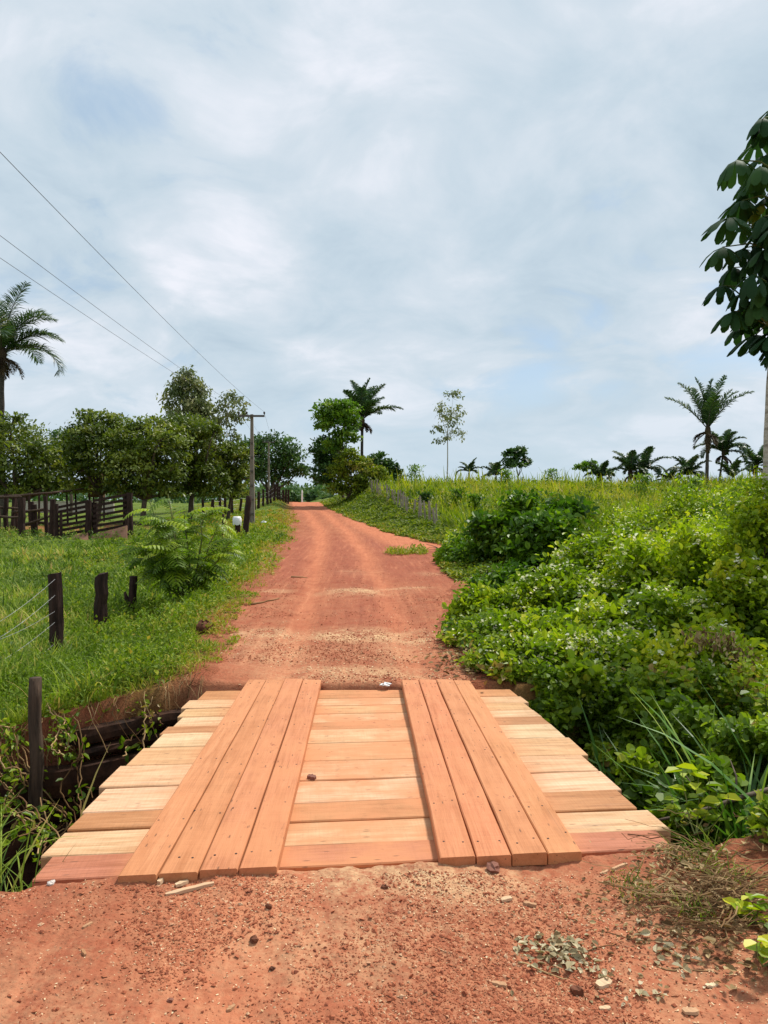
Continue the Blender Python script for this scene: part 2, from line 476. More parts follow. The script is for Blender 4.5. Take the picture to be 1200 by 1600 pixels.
def road_mat():
    m, nt, out = newmat('red_dirt_road')
    geo = nd(nt, 'ShaderNodeNewGeometry')
    pos = geo.outputs['Position']
    c, big, med, fin = dirt_color(nt, pos)
    # gravel specks
    vo = nd(nt, 'ShaderNodeTexVoronoi'); vo.inputs['Scale'].default_value = 34
    lk(nt, pos, vo.inputs['Vector'])
    vr = ramp(nt, [(.12, g(1)), (.3, g(0))], vo.outputs['Distance'])
    sp = nd(nt, 'ShaderNodeSeparateColor'); lk(nt, vo.outputs['Color'], sp.inputs[0])
    dk = math_(nt, 'MULTIPLY', vr.outputs[0], math_(nt, 'GREATER_THAN', sp.outputs[0], .55))
    a_trk = nd(nt, 'ShaderNodeAttribute', attribute_name='trk')  # wheel and side tracks, plus the sunlight painted on the crest
    a_saw = nd(nt, 'ShaderNodeAttribute', attribute_name='saw')
    a_grv = nd(nt, 'ShaderNodeAttribute', attribute_name='grv')
    tmask = math_(nt, 'MULTIPLY', a_trk.outputs['Fac'], ramp(nt, [(.25, g(.45)), (.6, g(1))], med.outputs[0]).outputs[0])
    c = mixc(nt, math_(nt, 'MULTIPLY', a_grv.outputs['Fac'], .75), c, (.29, .085, .05))
    c = mixc(nt, math_(nt, 'MULTIPLY', dk, math_(nt, 'SUBTRACT', .4, math_(nt, 'MULTIPLY', tmask, .35))), c, (.15, .055, .035))
    c = mixc(nt, math_(nt, 'MULTIPLY', tmask, .85), c, (.51, .178, .088))
    mpr = nd(nt, 'ShaderNodeMapping'); mpr.inputs['Scale'].default_value = (5.5, .3, 1); mpr.inputs['Rotation'].default_value = (0, 0, .05)
    lk(nt, pos, mpr.inputs['Vector'])
    strk = noise(nt, mpr.outputs[0], 1.6, 6, .65, .4)
    c = mixc(nt, ramp(nt, [(.36, g(.5)), (.5, g(0))], strk.outputs[0]).outputs[0], c, mixc(nt, 1.0, c, (.72, .66, .7), 'MULTIPLY'))
    c = mixc(nt, ramp(nt, [(.55, g(0)), (.7, g(.45))], strk.outputs[0]).outputs[0], c, (.56, .23, .12))
    # pale chips and sawdust
    n2 = noise(nt, pos, 24, 5, .75)
    n3 = noise(nt, pos, 1.7, 6, .72)
    sfac = math_(nt, 'MULTIPLY', a_saw.outputs['Fac'], ramp(nt, [(.43, g(.0)), (.57, g(1))], math_(nt, 'ADD', math_(nt, 'MULTIPLY', n2.outputs[0], .5), math_(nt, 'MULTIPLY', n3.outputs[0], .5))).outputs[0])
    c = mixc(nt, math_(nt, 'MULTIPLY', sfac, .9), c, (.66, .46, .25))
    v2 = nd(nt, 'ShaderNodeTexVoronoi'); v2.inputs['Scale'].default_value = 60
    lk(nt, pos, v2.inputs['Vector'])
    sp2 = nd(nt, 'ShaderNodeSeparateColor'); lk(nt, v2.outputs['Color'], sp2.inputs[0])
    ch = math_(nt, 'MULTIPLY', ramp(nt, [(.1, g(1)), (.25, g(0))], v2.outputs['Distance']).outputs[0], math_(nt, 'GREATER_THAN', sp2.outputs[1], .86))
    c = mixc(nt, math_(nt, 'MULTIPLY', ch, .7), c, (.6, .4, .24))
    h = math_(nt, 'ADD', math_(nt, 'MULTIPLY', fin.outputs[0], .6), math_(nt, 'ADD', math_(nt, 'MULTIPLY', med.outputs[0], .5), math_(nt, 'MULTIPLY', vr.outputs[0], .25)))
    principled(nt, out, c, .95, .08, bump(nt, h, .7, .015))
    return m


M_road = road_mat()


def ground_mat():
    m, nt, out = newmat('pasture_ground')
    geo = nd(nt, 'ShaderNodeNewGeometry')
    pos = geo.outputs['Position']
    c, big, med, fin = dirt_color(nt, pos)
    so = nd(nt, 'ShaderNodeAttribute', attribute_name='soil')
    n1 = noise(nt, pos, .35, 5, .6)
    n2 = noise(nt, pos, 5, 5, .7)
    gcol = ramp(nt, [(.3, (.05, .095, .014)), (.5, (.1, .15, .022)), (.64, (.17, .19, .04)), (.8, (.24, .16, .075))], math_(nt, 'ADD', math_(nt, 'MULTIPLY', n1.outputs[0], .6), math_(nt, 'MULTIPLY', n2.outputs[0], .4)))
    f = math_(nt, 'ADD', so.outputs['Fac'], math_(nt, 'MULTIPLY', math_(nt, 'SUBTRACT', n2.outputs[0], .5), .5), True)
    da = nd(nt, 'ShaderNodeAttribute', attribute_name='ditch_shade')
    soilc = mixc(nt, da.outputs['Fac'], mixc(nt, 1.0, c, (.97, .95, .95), 'MULTIPLY'), (.045, .022, .014))  # shade of the ditch mixed into the soil colour as near black
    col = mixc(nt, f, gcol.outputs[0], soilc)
    h = math_(nt, 'ADD', fin.outputs[0], med.outputs[0])
    principled(nt, out, col, .95, .08, bump(nt, h, .8, .04))
    return m


M_ground = ground_mat()

# ------------------------------------------------------------------ terrain
YL = [-30, 0, 3.4, 7.3, 9, 12.1, 16, 21.6, 25, 28, 30, 40, 55, 70, 88, 120, 200]
XL = [-3.2, -3.2, -3.0, -1.45, -1.55, -1.85, -1.95, -2.25, -2.45, -2.65, -2.75, -3.2, -4.6, -6.1, -7.75, -11, -20]
XR = [2.4, 2.4, 1.9, 1.15, 1.0, 1.45, 2.0, 2.15, 2.95, 3.1, 2.5, 1.1, -1.05, -2.85, -4.3, -7.4, -16]


def Lx(y):
    return np.interp(y, YL, XL) + .3 * (vnoise(y, y * 0, .9, 3) - .5) + .2 * (vnoise(y, y * 0, 3.1, 4) - .5)


def Rx(y):
    return np.interp(y, YL, XR) + .16 * (vnoise(y, y * 0, .8, 6) - .5) + .18 * (vnoise(y, y * 0, 2.7, 7) - .5)


ZR = ([-40, 3.4, 7.0, 7.4, 12, 25, 40, 55, 70, 88, 100, 120, 150, 300, 1200], [0, 0.0, 0.03, .05, .03, .0, .1, .45, .85, 1.22, 1.25, .9, .2, -.8, -2])
ZP = ([-40, 3, 7.5, 10.4, 15, 20, 30, 40, 60, 75, 100, 150, 300, 1200], [-.4, -.3, -.25, -.54, -.75, -.6, -.15, .05, .3, .55, .9, .6, -.6, -2])
ZF = ([-40, 8, 20, 30, 36, 45, 60, 75, 100, 150, 300, 1200], [0, 0, 0, 0, .1, .8, 2.0, 2.65, 2.4, 1.6, .2, -2])


def sm(tab, y):
    y = np.asarray(y, float)
    d = np.where(y > 12, 3.0, .2)
    return (np.interp(y - d, *tab) + np.interp(y, *tab) + np.interp(y + d, *tab)) / 3


def ditch(x, y):
    yn = np.where(x < 0, 3.5 + .1 * np.clip(-x - 1.5, 0, 4), 3.66 + .5 * np.clip(x - 1.6, 0, 3)) + .12 * (fbm(x, y * 0, 2.2, 20) - .5)
    yf = np.where(x < 0, np.interp(-x, [0, 1.35, 1.6, 2.4, 4, 9], [7.08, 7.08, 7.1, 6.5, 6.25, 6.1]), 7.0 + 0 * x) + .12 * (fbm(x, y * 0, 2.6, 22) - .5) * sst(1.3, 1.7, np.abs(x))
    wn = np.where(x < -1.45, .8, .22)
    s = sst(0, 1, (y - yn) / wn) * (1 - sst(0, 1, (y - yf) / .16 + 1))
    return s * (1 - sst(9, 14, np.abs(x)))


def H(x, y):
    x = np.asarray(x, float); y = np.asarray(y, float)
    zr = sm(ZR, y)
    l = Lx(y); r = Rx(y)
    zp = sm(ZP, y); zf = sm(ZF, y)
    dl = l - x; dr = x - r
    far = np.clip(y / 40, .35, 1.3)
    z = zr + (zp - zr) * sst(.2, 3.2 * np.maximum(far, .6), dl)
    z = z + (zf - zr) * sst(.0, 3.6 * far, dr)
    # left verge hump by the crest
    z = z + np.exp(-((y - 76) / 11) ** 2) * .95 * sst(.2, 2.0, dl) * (1 - sst(5, 14, dl))
    off = sst(.3, 2.5, np.maximum(dl, dr))
    z = z + off * ((fbm(x, y, .35, 1) - .5) * .35 + (fbm(x, y, 1.6, 2) - .5) * .14)
    z = z + sst(10, 40, np.maximum(dl, dr)) * (fbm(x, y, .05, 3) - .5) * .8
    # raised lip of earth behind the bridge at the left corner
    z = z + .1 * np.exp(-((x + 1.45) / .5) ** 2 - ((y - 7.45) / .35) ** 2)
    z = z - 1.55 * ditch(x, y) * (1 - .5 * sst(1.7, 2.6, x))
    return z


def h1(x, y):
    return float(H(np.array([x]), np.array([y]))[0])


def grid_mesh(name, xs, ys, zf, mat, attrs_f=None, keep=None):
    X, Y = np.meshgrid(xs, ys)
    Z = zf(X, Y)
    nx, ny = len(xs), len(ys)
    idx = np.arange(nx * ny).reshape(ny, nx)
    F = np.stack([idx[:-1, :-1], idx[:-1, 1:], idx[1:, 1:], idx[1:, :-1]], -1).reshape(-1, 4)
    mb = MB()
    mb.add(np.stack([X, Y, Z], -1).reshape(-1, 3), F, 0.5)
    at_ = attrs_f(X, Y, Z) if attrs_f else None
    return mb.build(name, mat, smooth=True, attrs=at_)


def grow(a, b, s0, k):
    out = [a]
    s = s0
    while out[-1] < b:
        out.append(out[-1] + s); s *= k
    return np.array(out)


xs = np.concatenate([-grow(4.5, 900, .12, 1.075)[::-1], np.arange(-4.4, 4.45, .075), grow(4.5, 900, .12, 1.075)])
ys = np.concatenate([-grow(0, 60, .6, 1.2)[::-1][:-1], np.arange(0, 2.8, .4), np.arange(2.8, 9.5, .05), grow(9.5, 1500, .1, 1.02)])


def ground_z(X, Y):
    z = H(X, Y)
    l = Lx(Y); r = Rx(Y)
    ins = np.minimum(X - l, r - X)
    pond = (Y > 3.3) & (Y < 7.05)
    z = z - np.where(pond & (np.abs(X) < 1.45), .14, 0) - .14 * sst(.0, .5, ins) * np.where(pond, .3, 1)
    return z


def ground_attr(X, Y, Z):
    l = Lx(Y); r = Rx(Y)
    d = np.maximum(l - X, X - r)
    soil = 1 - sst(.0, 1.1, d + (fbm(X, Y, .8, 9) - .5) * 1.2)
    dit = np.exp(-np.maximum(0, np.abs(Y - 5.1) - 1.5) ** 2 / .12)
    soil = np.maximum(soil, dit * (np.abs(X) < 10))
    soil = np.maximum(soil, np.exp(-((X + 15.5) / 4) ** 2 - ((Y - 42) / 5) ** 2) * .9)
    ditch_shade = sst(.12, .5, ditch(X, Y))  # mask for the painted shade inside the ditch, below its lip
    return {'soil': soil, 'ditch_shade': ditch_shade}


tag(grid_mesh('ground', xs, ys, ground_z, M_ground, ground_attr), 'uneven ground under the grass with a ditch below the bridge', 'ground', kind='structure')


# the dirt road: one sheet before the bridge, one after it
def track(x, y):
    c = np.interp(y, [0, 12, 16, 21.6, 30, 40, 55, 70, 88, 120], [0, -.1, -.25, -.45, -.85, -1.35, -2.85, -4.5, -6.0, -9.2])
    w = .55 + .25 * fbm(y, y * 0, .2, 31)
    t = 0
    for s in (-1, 1):
        t = t + np.exp(-((x - c - s * .68 + .15 * (vnoise(y, y * 0, .25, 33 + s) - .5)) / (.21 * np.clip(1 + (y - 10) / 40, 1, 2))) ** 2)
    return np.clip(t, 0, 1)


def road_attr(X, Y, Z):
    t = track(X, Y)
    t = t * np.where(Y > 7, .55 + .45 * sst(8, 30, Y), 0)
    # near side of the bridge: bare orange wash down the left of the middle
    t = t + np.where(Y < 4, .75 * np.exp(-((X + .55 - (3.4 - Y) * .15) / .35) ** 2) + .35 * np.exp(-((X - .9) / .4) ** 2), 0)
    # side track from the right and the crest, its sunlit brightness painted into the soil
    t = np.maximum(t, sst(24.8, 27, Y) * sst(0.0, .8, X - 1.0 + (Y - 26) * .11 + .4 * (fbm(X, Y, .6, 45) - .5)) * 1.0 * (1 - sst(46, 58, Y)))
    t = np.maximum(t, sst(55, 72, Y) * .95)
    blobs = [(.0, 9.6, .75, .45, 1), (-1.15, 9.7, .55, .4, .75), (.75, 9.35, .4, .35, .7), (-.1, 14.2, .55, .5, .9), (.9, 14.7, .5, .3, .6), (-1.6, 14.3, .3, .3, .4), (-1.0, 8.6, .6, .8, .45), (.0, 7.5, 1.0, .35, .6),
             (1.6, 17.5, .3, .4, .5), (.4, 8.6, .9, .6, .35), (.2, 3.45, .8, .25, .75), (.0, 3.0, .7, .45, .4), (-.9, 2.6, 1.2, .8, .2), (1.0, 2.9, .9, .8, .25), (-.1, 18, .5, .6, .25), (-1.0,2.3,.9,.5,.3)]
    s = 0
    for bx, by, rx, ry, a in blobs:
        s = np.maximum(s, a * np.exp(-((X - bx) / rx) ** 2 - ((Y - by) / ry) ** 2))
    grv = np.exp(-((X - .1) / .6) ** 2 - ((Y - 12) / 3) ** 2) * .6 + sst(13, 18, Y) * (1 - sst(28, 40, Y)) * .8 * (1 - t) + np.where(Y < 4, .35 * fbm(X, Y, 1.4, 41), 0)
    return {'trk': np.clip(t, 0, 1), 'saw': s, 'grv': np.clip(grv, 0, 1)}


def micro(X, Y, a=1.0):
    return a * ((fbm(X, Y, 6, 51, 5) - .5) * .03 + (vnoise(X, Y, 60, 60) - .5) * .007 + (vnoise(X, Y, 28, 61) - .5) * .009)


def near_z(X, Y):
    lip = 3.46 + .075 * (X + 1.4)
    z = .012 + micro(X, Y, 1.0) + .03 * fbm(X, Y, 2.2, 70)
    z = z - .03 * np.exp(-((X + .55) / .3) ** 2) * (1 - sst(2.9, 3.3, Y)) * 1 - .02 * np.exp(-((X - .75) / .35) ** 2)
    z = z + .012 * np.exp(-((Y - lip) / .1) ** 2) * (vnoise(X, Y, 5, 71))
    under = sst(-.02, .10, Y - lip + .06 * (fbm(X, X * 0, 6, 72) - .5))
    z = z * (1 - under) - .16 * under
    z = z - sst(-.3, .5, -1.62 - X + .2 * (fbm(X * 0, Y, 2, 75) - .5)) * sst(3.3, 3.75, Y) * .9
    edge = np.maximum(Lx(Y) - X, X - Rx(Y))
    return z - .12 * sst(-.4, .1, edge)


mb = MB()
xn = np.arange(-3.4, 2.6, .0125)
yn = np.concatenate([np.arange(-8, 1.9, .25), np.arange(1.9, 3.82, .0125)])
Xg, Yg = np.meshgrid(xn[::1], yn)
Zg = near_z(Xg, Yg)
idx = np.arange(Xg.size).reshape(Xg.shape)
mb.add(np.stack([Xg, Yg, Zg], -1).reshape(-1, 3), np.stack([idx[:-1, :-1], idx[:-1, 1:], idx[1:, 1:], idx[1:, :-1]], -1).reshape(-1, 4), .5)
yfar = grow(6.93, 150, .022, 1.012)
uu = np.linspace(-.06, 1.06, 150)
Yf = np.repeat(yfar[:, None], len(uu), 1)
Lf = Lx(Yf); Rf = Rx(Yf)
Xf = Lf + (Rf - Lf) * uu[None, :]
Zf = sm(ZR, Yf) + micro(Xf, Yf, 1.0) * 1.0 + .012
Zf = Zf - .04 * track(Xf, Yf) + .03 * (fbm(Xf, Yf * .5, .9, 80) - .5) * (1 - .7 * sst(15, 35, Yf))
Zf = Zf - .16 * sst(0, .05, np.maximum(-uu, uu - 1))[None, :] - .02
Zf = Zf + .08 * np.exp(-((Xf + 1.45) / .5) ** 2 - ((Yf - 7.45) / .3) ** 2)
lipf = 7.03 + .05 * (fbm(Xf, Xf * 0, 5, 81) - .5)
Zf = Zf - .22 * (1 - sst(-.04, .09, Yf - lipf))
idx = np.arange(Xf.size).reshape(Xf.shape)
mb.add(np.stack([Xf, Yf, Zf], -1).reshape(-1, 3), np.stack([idx[:-1, :-1], idx[:-1, 1:], idx[1:, 1:], idx[1:, :-1]], -1).reshape(-1, 4), .5)
A1 = road_attr(Xg, Yg, Zg); A2 = road_attr(Xf, Yf, Zf)
tag(mb.build('dirt_road', M_road, smooth=True, attrs={k: np.concatenate([A1[k].ravel(), A2[k].ravel()]) for k in A1}),
    'red dirt road with pale wheel tracks running up to the crest', 'road', kind='structure')


def road_h(x, y):
    """height of the walking surface for small things"""
    x = np.asarray(x, float); y = np.asarray(y, float)
    return np.where(y < 3.6, near_z(x, y), sm(ZR, y) + micro(x, y) - .008 - .04 * track(x, y) + .03 * (fbm(x, y * .5, .9, 80) - .5) * (1 - .7 * sst(15, 35, y)))


# ------------------------------------------------------------------ bridge
bridge = thing('wooden_bridge', 'small plank bridge of pale boards with two raised runways of orange planks', 'bridge', (0, 5.2, 0))
BO = np.array([0, 5.2, 0.])


def plank(name, poly, ztop, th, color, axis, parent, label=None):
    """board: poly = 4 top corners (x,y) in order along one long side and back"""
    P = np.array(poly, float)
    c = P.mean(0)
    n = 14
    # two long sides subdivided so edges can wander
    a, b, d, e = P[0], P[1], P[2], P[3]      # a->b one long side, e->d the other
    t = np.linspace(0, 1, n)[:, None]
    s1 = a + (b - a) * t; s2 = e + (d - e) * t
    nrm = norm((b - a)[None, :])[0]; nrm = np.array([-nrm[1], nrm[0]])
    w1 = (fbm(np.arange(n) * .7, np.full(n, c[0] * 9 + c[1] * 7), 1, 3)[:, None] - .5) * (.022 if axis == 0 else .009)
    w2 = (fbm(np.arange(n) * .7, np.full(n, c[0] * 5 + c[1] * 13), 1, 5)[:, None] - .5) * (.022 if axis == 0 else .009)
    s1 = s1 + nrm * w1; s2 = s2 + nrm * w2
    bev = .006
    q = norm((s2 - s1))
    rows = []
    zt = ztop + (rng.random() - .5) * (.014 if axis == 0 else .006)
    tilt = (rng.random() - .5) * .006
    zz = zt + tilt * (t[:, 0] - .5) + (fbm(t[:, 0] * 4, t[:, 0] * 0 + c[1], 1, 8) - .5) * .004
    prof = [(0, -th), (0, -bev), (bev, 0), (None, 0), (-bev, 0), (1, -bev), (1, -th)]
    V = []
    for i in range(n):
        A_ = s1[i]; B_ = s2[i]; qq = q[i]
        V += [(*A_, zz[i] - th), (*A_, zz[i] - bev), (*(A_ + qq * bev), zz[i]), (*((A_ + B_) / 2), zz[i] + .001), (*(B_ - qq * bev), zz[i]), (*B_, zz[i] - bev), (*B_, zz[i] - th)]
    V = np.array(V)
    # ends: round over slightly
    k = 7
    F = []
    for i in range(n - 1):
        for j in range(k):
            j2 = (j + 1) % k
            F.append((i * k + j, i * k + j2, (i + 1) * k + j2, (i + 1) * k + j))
    V[2, 2] -= 0.0; V[3:5, 2] -= .002; V[-5:-3, 2] -= .002
    m_ = MB()
    ang = math.atan2((b - a)[1], (b - a)[0])
    ca, sa = math.cos(-ang), math.sin(-ang)
    V[:, 0] -= c[0]; V[:, 1] -= c[1]
    V = np.stack([V[:, 0] * ca - V[:, 1] * sa, V[:, 0] * sa + V[:, 1] * ca, V[:, 2] - zt], 1)
    m_.add(V, np.array(F)[:, ::-1], .5)
    m_.parts.append((np.zeros((0, 3)), np.array([[i for i in range(k)], [(n - 1) * k + i for i in range(k)][::-1]]), np.array([.5, .5])))
    o = m_.build(name, M_wood, parent)
    o.location = (c[0] - BO[0], c[1] - BO[1], zt - BO[2])
    o.rotation_euler = (0, 0, ang)
    o.color = (*color, 1)
    if label: o['label'] = label
    return o, zt


PALE = (.64, .41, .225); PALE2 = (.61, .37, .19); PALE3 = (.68, .46, .275); BRN = (.46, .22, .095); RED = (.43, .17, .095); ORG = (.53, .235, .1)
dl = [(3.40, 3.51), (3.525, 3.655), (3.665, 3.765), (3.775, 4.055), (4.065, 4.285), (4.295, 4.655), (4.66, 5.035), (5.04, 5.395), (5.40, 5.715), (5.72, 5.915), (5.92, 6.185), (6.195, 6.435), (6.44, 6.705), (6.71, 7.03)]
dr = [(3.60, 3.76), (3.765, 3.87), (3.875, 3.975), (3.985, 4.255), (4.26, 4.535), (4.545, 4.855), (4.86, 5.155), (5.16, 5.535), (5.54, 5.875), (5.88, 6.10), (6.11, 6.30), (6.31, 6.54), (6.545, 6.75), (6.755, 6.99)]
xl = [-1.47, -1.5, -1.5, -1.565, -1.545, -1.55, -1.58, -1.53, -1.475, -1.49, -1.44, -1.47, -1.5, -1.42]
xr = [1.40, 1.56, 1.55, 1.645, 1.56, 1.57, 1.53, 1.55, 1.5, 1.475, 1.46, 1.43, 1.45, 1.40]
cs = [RED, RED, RED, PALE, BRN, PALE3, PALE, PALE2, PALE3, BRN, PALE3, PALE2, PALE, ORG]
for i in range(14):
    if i == 1:      # the near reddish board is split in two on the left only
        poly = [(xl[1], dl[1][0]), (xr[1], dr[1][0]), (xr[2], dr[2][1]), (xl[2], dl[2][1])]
    elif i == 2:
        continue
    else:
        poly = [(xl[i], dl[i][0]), (xr[i], dr[i][0]), (xr[i] - .03, dr[i][1]), (xl[i] + .015, dl[i][1])]
    lab = {0: 'reddish deck board half buried in the dirt', 1: 'reddish deck board', 4: 'browner deck board', 9: 'browner deck board'}.get(i)
    plank('deck_plank', poly, -.004 if i not in (0,) else -.012, .07, [c * (1 + .08 * (rng.random() - .5)) for c in cs[i]], 0, bridge, lab)

# runways: four long planks each
ro = [(.57, .25, .105), (.53, .21, .093), (.55, .215, .096), (.53, .205, .096)]
yl0 = [3.44, 3.46, 3.475, 3.495]; yl1 = [7.14, 7.12, 7.13, 7.12]
yr0 = [3.575, 3.58, 3.59, 3.61]; yr1 = [7.08, 7.09, 7.07, 7.06]


def runway(x0n, x1n, x0f, x1f, y0, y1, cols, side):
    for k in range(4):
        ta, tb = k / 4, (k + 1) / 4
        gap = .0035
        xa, xb = x0n + (x1n - x0n) * ta + gap, x0n + (x1n - x0n) * tb - gap
        xc, xd = x0f + (x1f - x0f) * ta + gap, x0f + (x1f - x0f) * tb - gap
        poly = [(xb, y0[k]), (xd, y1[k]), (xc, y1[k] + .01), (xa, y0[k] - .008)]
        o, zt = plank('runway_plank', poly, .064 + .003 * ((k * 7) % 3 - 1), .06, [c * (1 + .1 * (rng.random() - .5)) for c in cols[k]], 1, bridge)
        # nail heads belong to the plank, each one its own small piece
        L = y1[k] - y0[k]
        for yy in np.concatenate([[-.46, .46], (np.arange(4) - 1.5) * .22 + rng.normal(0, .03, 4)]):
            for sx in (-.045, .05):
                q = bpy.data.objects.new('nail', NAIL); COL.objects.link(q)
                q.parent = o
                q.location = (yy * L + rng.normal(0, .02), sx + rng.normal(0, .012), 0)


aa = np.linspace(0, 2 * PI, 8, endpoint=False)
nm = MB()
nm.add([(.0055 * math.cos(q), .0055 * math.sin(q), .0012) for q in aa] + [(.006 * math.cos(q), .006 * math.sin(q), -.003) for q in aa], [(j, (j + 1) % 8, 8 + (j + 1) % 8, 8 + j) for j in range(8)], .5)
nm.parts.append((np.zeros((0, 3)), np.array([list(range(8))]), np.array([.5])))
_n = nm.build('nail', M_nail); NAIL = _n.data; bpy.data.objects.remove(_n)

runway(-1.085, -.378, -1.045, -.362, yl0, yl1, ro, -1)
runway(.372, 1.062, .380, 1.02, yr0, yr1, ro[::-1], 1)
# log girders below the deck
for xg in (-1.15, -.4, .4, 1.15):
    mbg = MB(); yy = np.linspace(3.3, 7.3, 9)
    mbg.tube(np.stack([np.full(9, xg) + .02 * rng.normal(size=9), yy, np.full(9, -.21)], 1), .125 + .01 * rng.random(9), 10, rough=.04)
    mbg.build('girder_log', M_log, bridge, True, BO)

# log crib wall on the far bank, left of the bridge
wall = thing('log_retaining_wall', 'dark stacked timber wall holding the far ditch bank left of the bridge', 'retaining wall', (-2.2, 6.7, -1.4))
WO = np.array([-2.2, 6.7, -1.4])
zz = -.17
for k, (hh, x0, x1, dy) in enumerate([(.14, -2.42, -1.3, .06), (.10, -2.3, -1.35, .02), (.25, -3.4, -1.2, -.06), (.2, -3.9, -1.2, .04), (.24, -3.6, -1.2, -.04), (.24, -4.2, -1.2, .03), (.28, -4.2, -1.2, -.02)]):
    m_ = MB(); n = 12
    t = np.linspace(0, 1, n)
    xx = x0 + (x1 - x0) * t
    yy = np.interp(-xx, [1.2, 1.6, 2.4, 4.2], [6.97, 6.95, 6.36, 6.1]) - .02 + dy + (.006 * rng.normal(size=n))
    zc = zz - hh / 2
    prof = [(-.07, -hh / 2 + .015), (-.085, 0), (-.07, hh / 2 - .015), (.08, hh / 2 - .015), (.08, -hh / 2 + .015)]
    V = []
    for i in range(n):
        for (py_, pz_) in prof:
            V.append((xx[i], yy[i] + py_ + .004 * rng.normal(), zc + pz_ + .004 * rng.normal() + .02 * (xx[i] + 2.5) * (1 if k < 2 else .3)))
    F = []
    for i in range(n - 1):
        for j in range(5):
            j2 = (j + 1) % 5
            F.append((i * 5 + j, (i + 1) * 5 + j, (i + 1) * 5 + j2, i * 5 + j2))
    m_.add(V, F, .5)
    m_.parts.append((np.zeros((0, 3)), np.array([[0, 1, 2, 3, 4], [(n - 1) * 5 + j for j in (4, 3, 2, 1, 0)]]), np.array([.5, .5])))
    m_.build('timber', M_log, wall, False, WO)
    zz -= hh + .012

# ------------------------------------------------------------------ leaf shapes
def leaf_tmpl(rows, fold=.12, droop=.15):
    """rows = [(y, halfwidth)], three columns, length 1"""
    V = []; F = []
    for y, w in rows:
        z = -droop * y * y
        V += [(-w, y, z + fold * w), (0, y, z - fold * w * .4), (w, y, z + fold * w)]
    for i in range(len(rows) - 1):
        b = i * 3
        F += [(b, b + 1, b + 4, b + 3), (b + 1, b + 2, b + 5, b + 4)]
    return np.array(V), np.array(F)


LEAF_OVAL = leaf_tmpl([(0, .02), (.25, .27), (.62, .3), (1, .02)], .5)
LEAF_ROUND = leaf_tmpl([(0, .05), (.2, .36), (.6, .44), (.9, .22), (1.0, .04)], .4, .2)
LEAF_LONG = leaf_tmpl([(0, .01), (.4, .11), (1, .01)], .4)
LEAF_MED = (np.array([(0, 0, 0), (.26, .45, .09), (0, 1, -.1), (-.26, .45, .09), (0, .5, -.02)]), np.array([(0, 1, 2, 4), (0, 4, 2, 3)]))
LEAF_FAR = (np.array([(-.22, .08, 0), (.22, 0, 0.02), (.26, .9, -.05), (-.2, 1, .02)]), np.array([(0, 1, 2, 3)]))
OCT = (np.array([(1, 0, 0), (0, 1, 0), (-1, 0, 0), (0, -1, 0), (0, 0, .8), (0, 0, -.5)]), np.array([(0, 1, 4), (1, 2, 4), (2, 3, 4), (3, 0, 4), (1, 0, 5), (2, 1, 5), (3, 2, 5), (0, 3, 5)]))


def axes(d, n):
    d = norm(d)
    n = n - (n * d).sum(-1, keepdims=True) * d
    n = norm(n)
    x = np.cross(d, n)
    return np.stack([x, d, n], -1)


def rdir(n):
    return norm(rng.normal(size=(n, 3)))


def scatter_leaves(mb, tmpl, P, out, size, jit=.35, up=.55, droop=.2, r=None, outw=.5):
    """leaves at P pointing roughly outwards, faces tilted to the sky"""
    n = len(P)
    d = norm(out * outw + rdir(n) * .8 + np.array([0, 0, -droop]))
    nn = norm(np.array([0, 0, up]) + rdir(n) * .55 + out * .35)
    s = size * (1 + jit * (rng.random(n) * 2 - 1))
    mb.inst(tmpl[0], tmpl[1], P, axes(d, nn), s, r)


def blades(mb, P, az, L, W, lean, curl, r=None, rows=4):
    n = len(P)
    P = np.asarray(P, float)
    dirh = np.stack([np.cos(az), np.sin(az)], -1)
    ta = az + PI / 2 + rng.normal(0, .5, n)
    sd = np.stack([np.cos(ta), np.sin(ta), np.zeros(n)], -1)
    V = np.zeros((n, rows, 2, 3))
    pos = P.copy()
    seg = np.asarray(L) / (rows - 1)
    wf = {3: [.7, .8, .05], 4: [.6, 1, .7, .06], 5: [.5, .95, 1, .65, .05], 6: [.5, .9, 1, .85, .55, .04]}[rows]
    for i in range(rows):
        if i:
            th = lean + curl * ((i - .5) / (rows - 1))
            step = np.concatenate([dirh * np.sin(th)[:, None], np.cos(th)[:, None]], -1)
            pos = pos + step * seg[:, None]
        w = np.asarray(W)[:, None] * .5 * wf[i]
        V[:, i, 0] = pos - sd * w; V[:, i, 1] = pos + sd * w
    base = (np.arange(n) * rows * 2)[:, None, None]
    F = np.array([[(i * 2, i * 2 + 1, i * 2 + 3, i * 2 + 2) for i in range(rows - 1)]]) + base
    if r is None:
        r = rng.random(n)
    mb.add(V.reshape(-1, 3), F.reshape(-1, 4), np.repeat(r, rows - 1))


def A(n, v):
    return np.full(n, float(v))


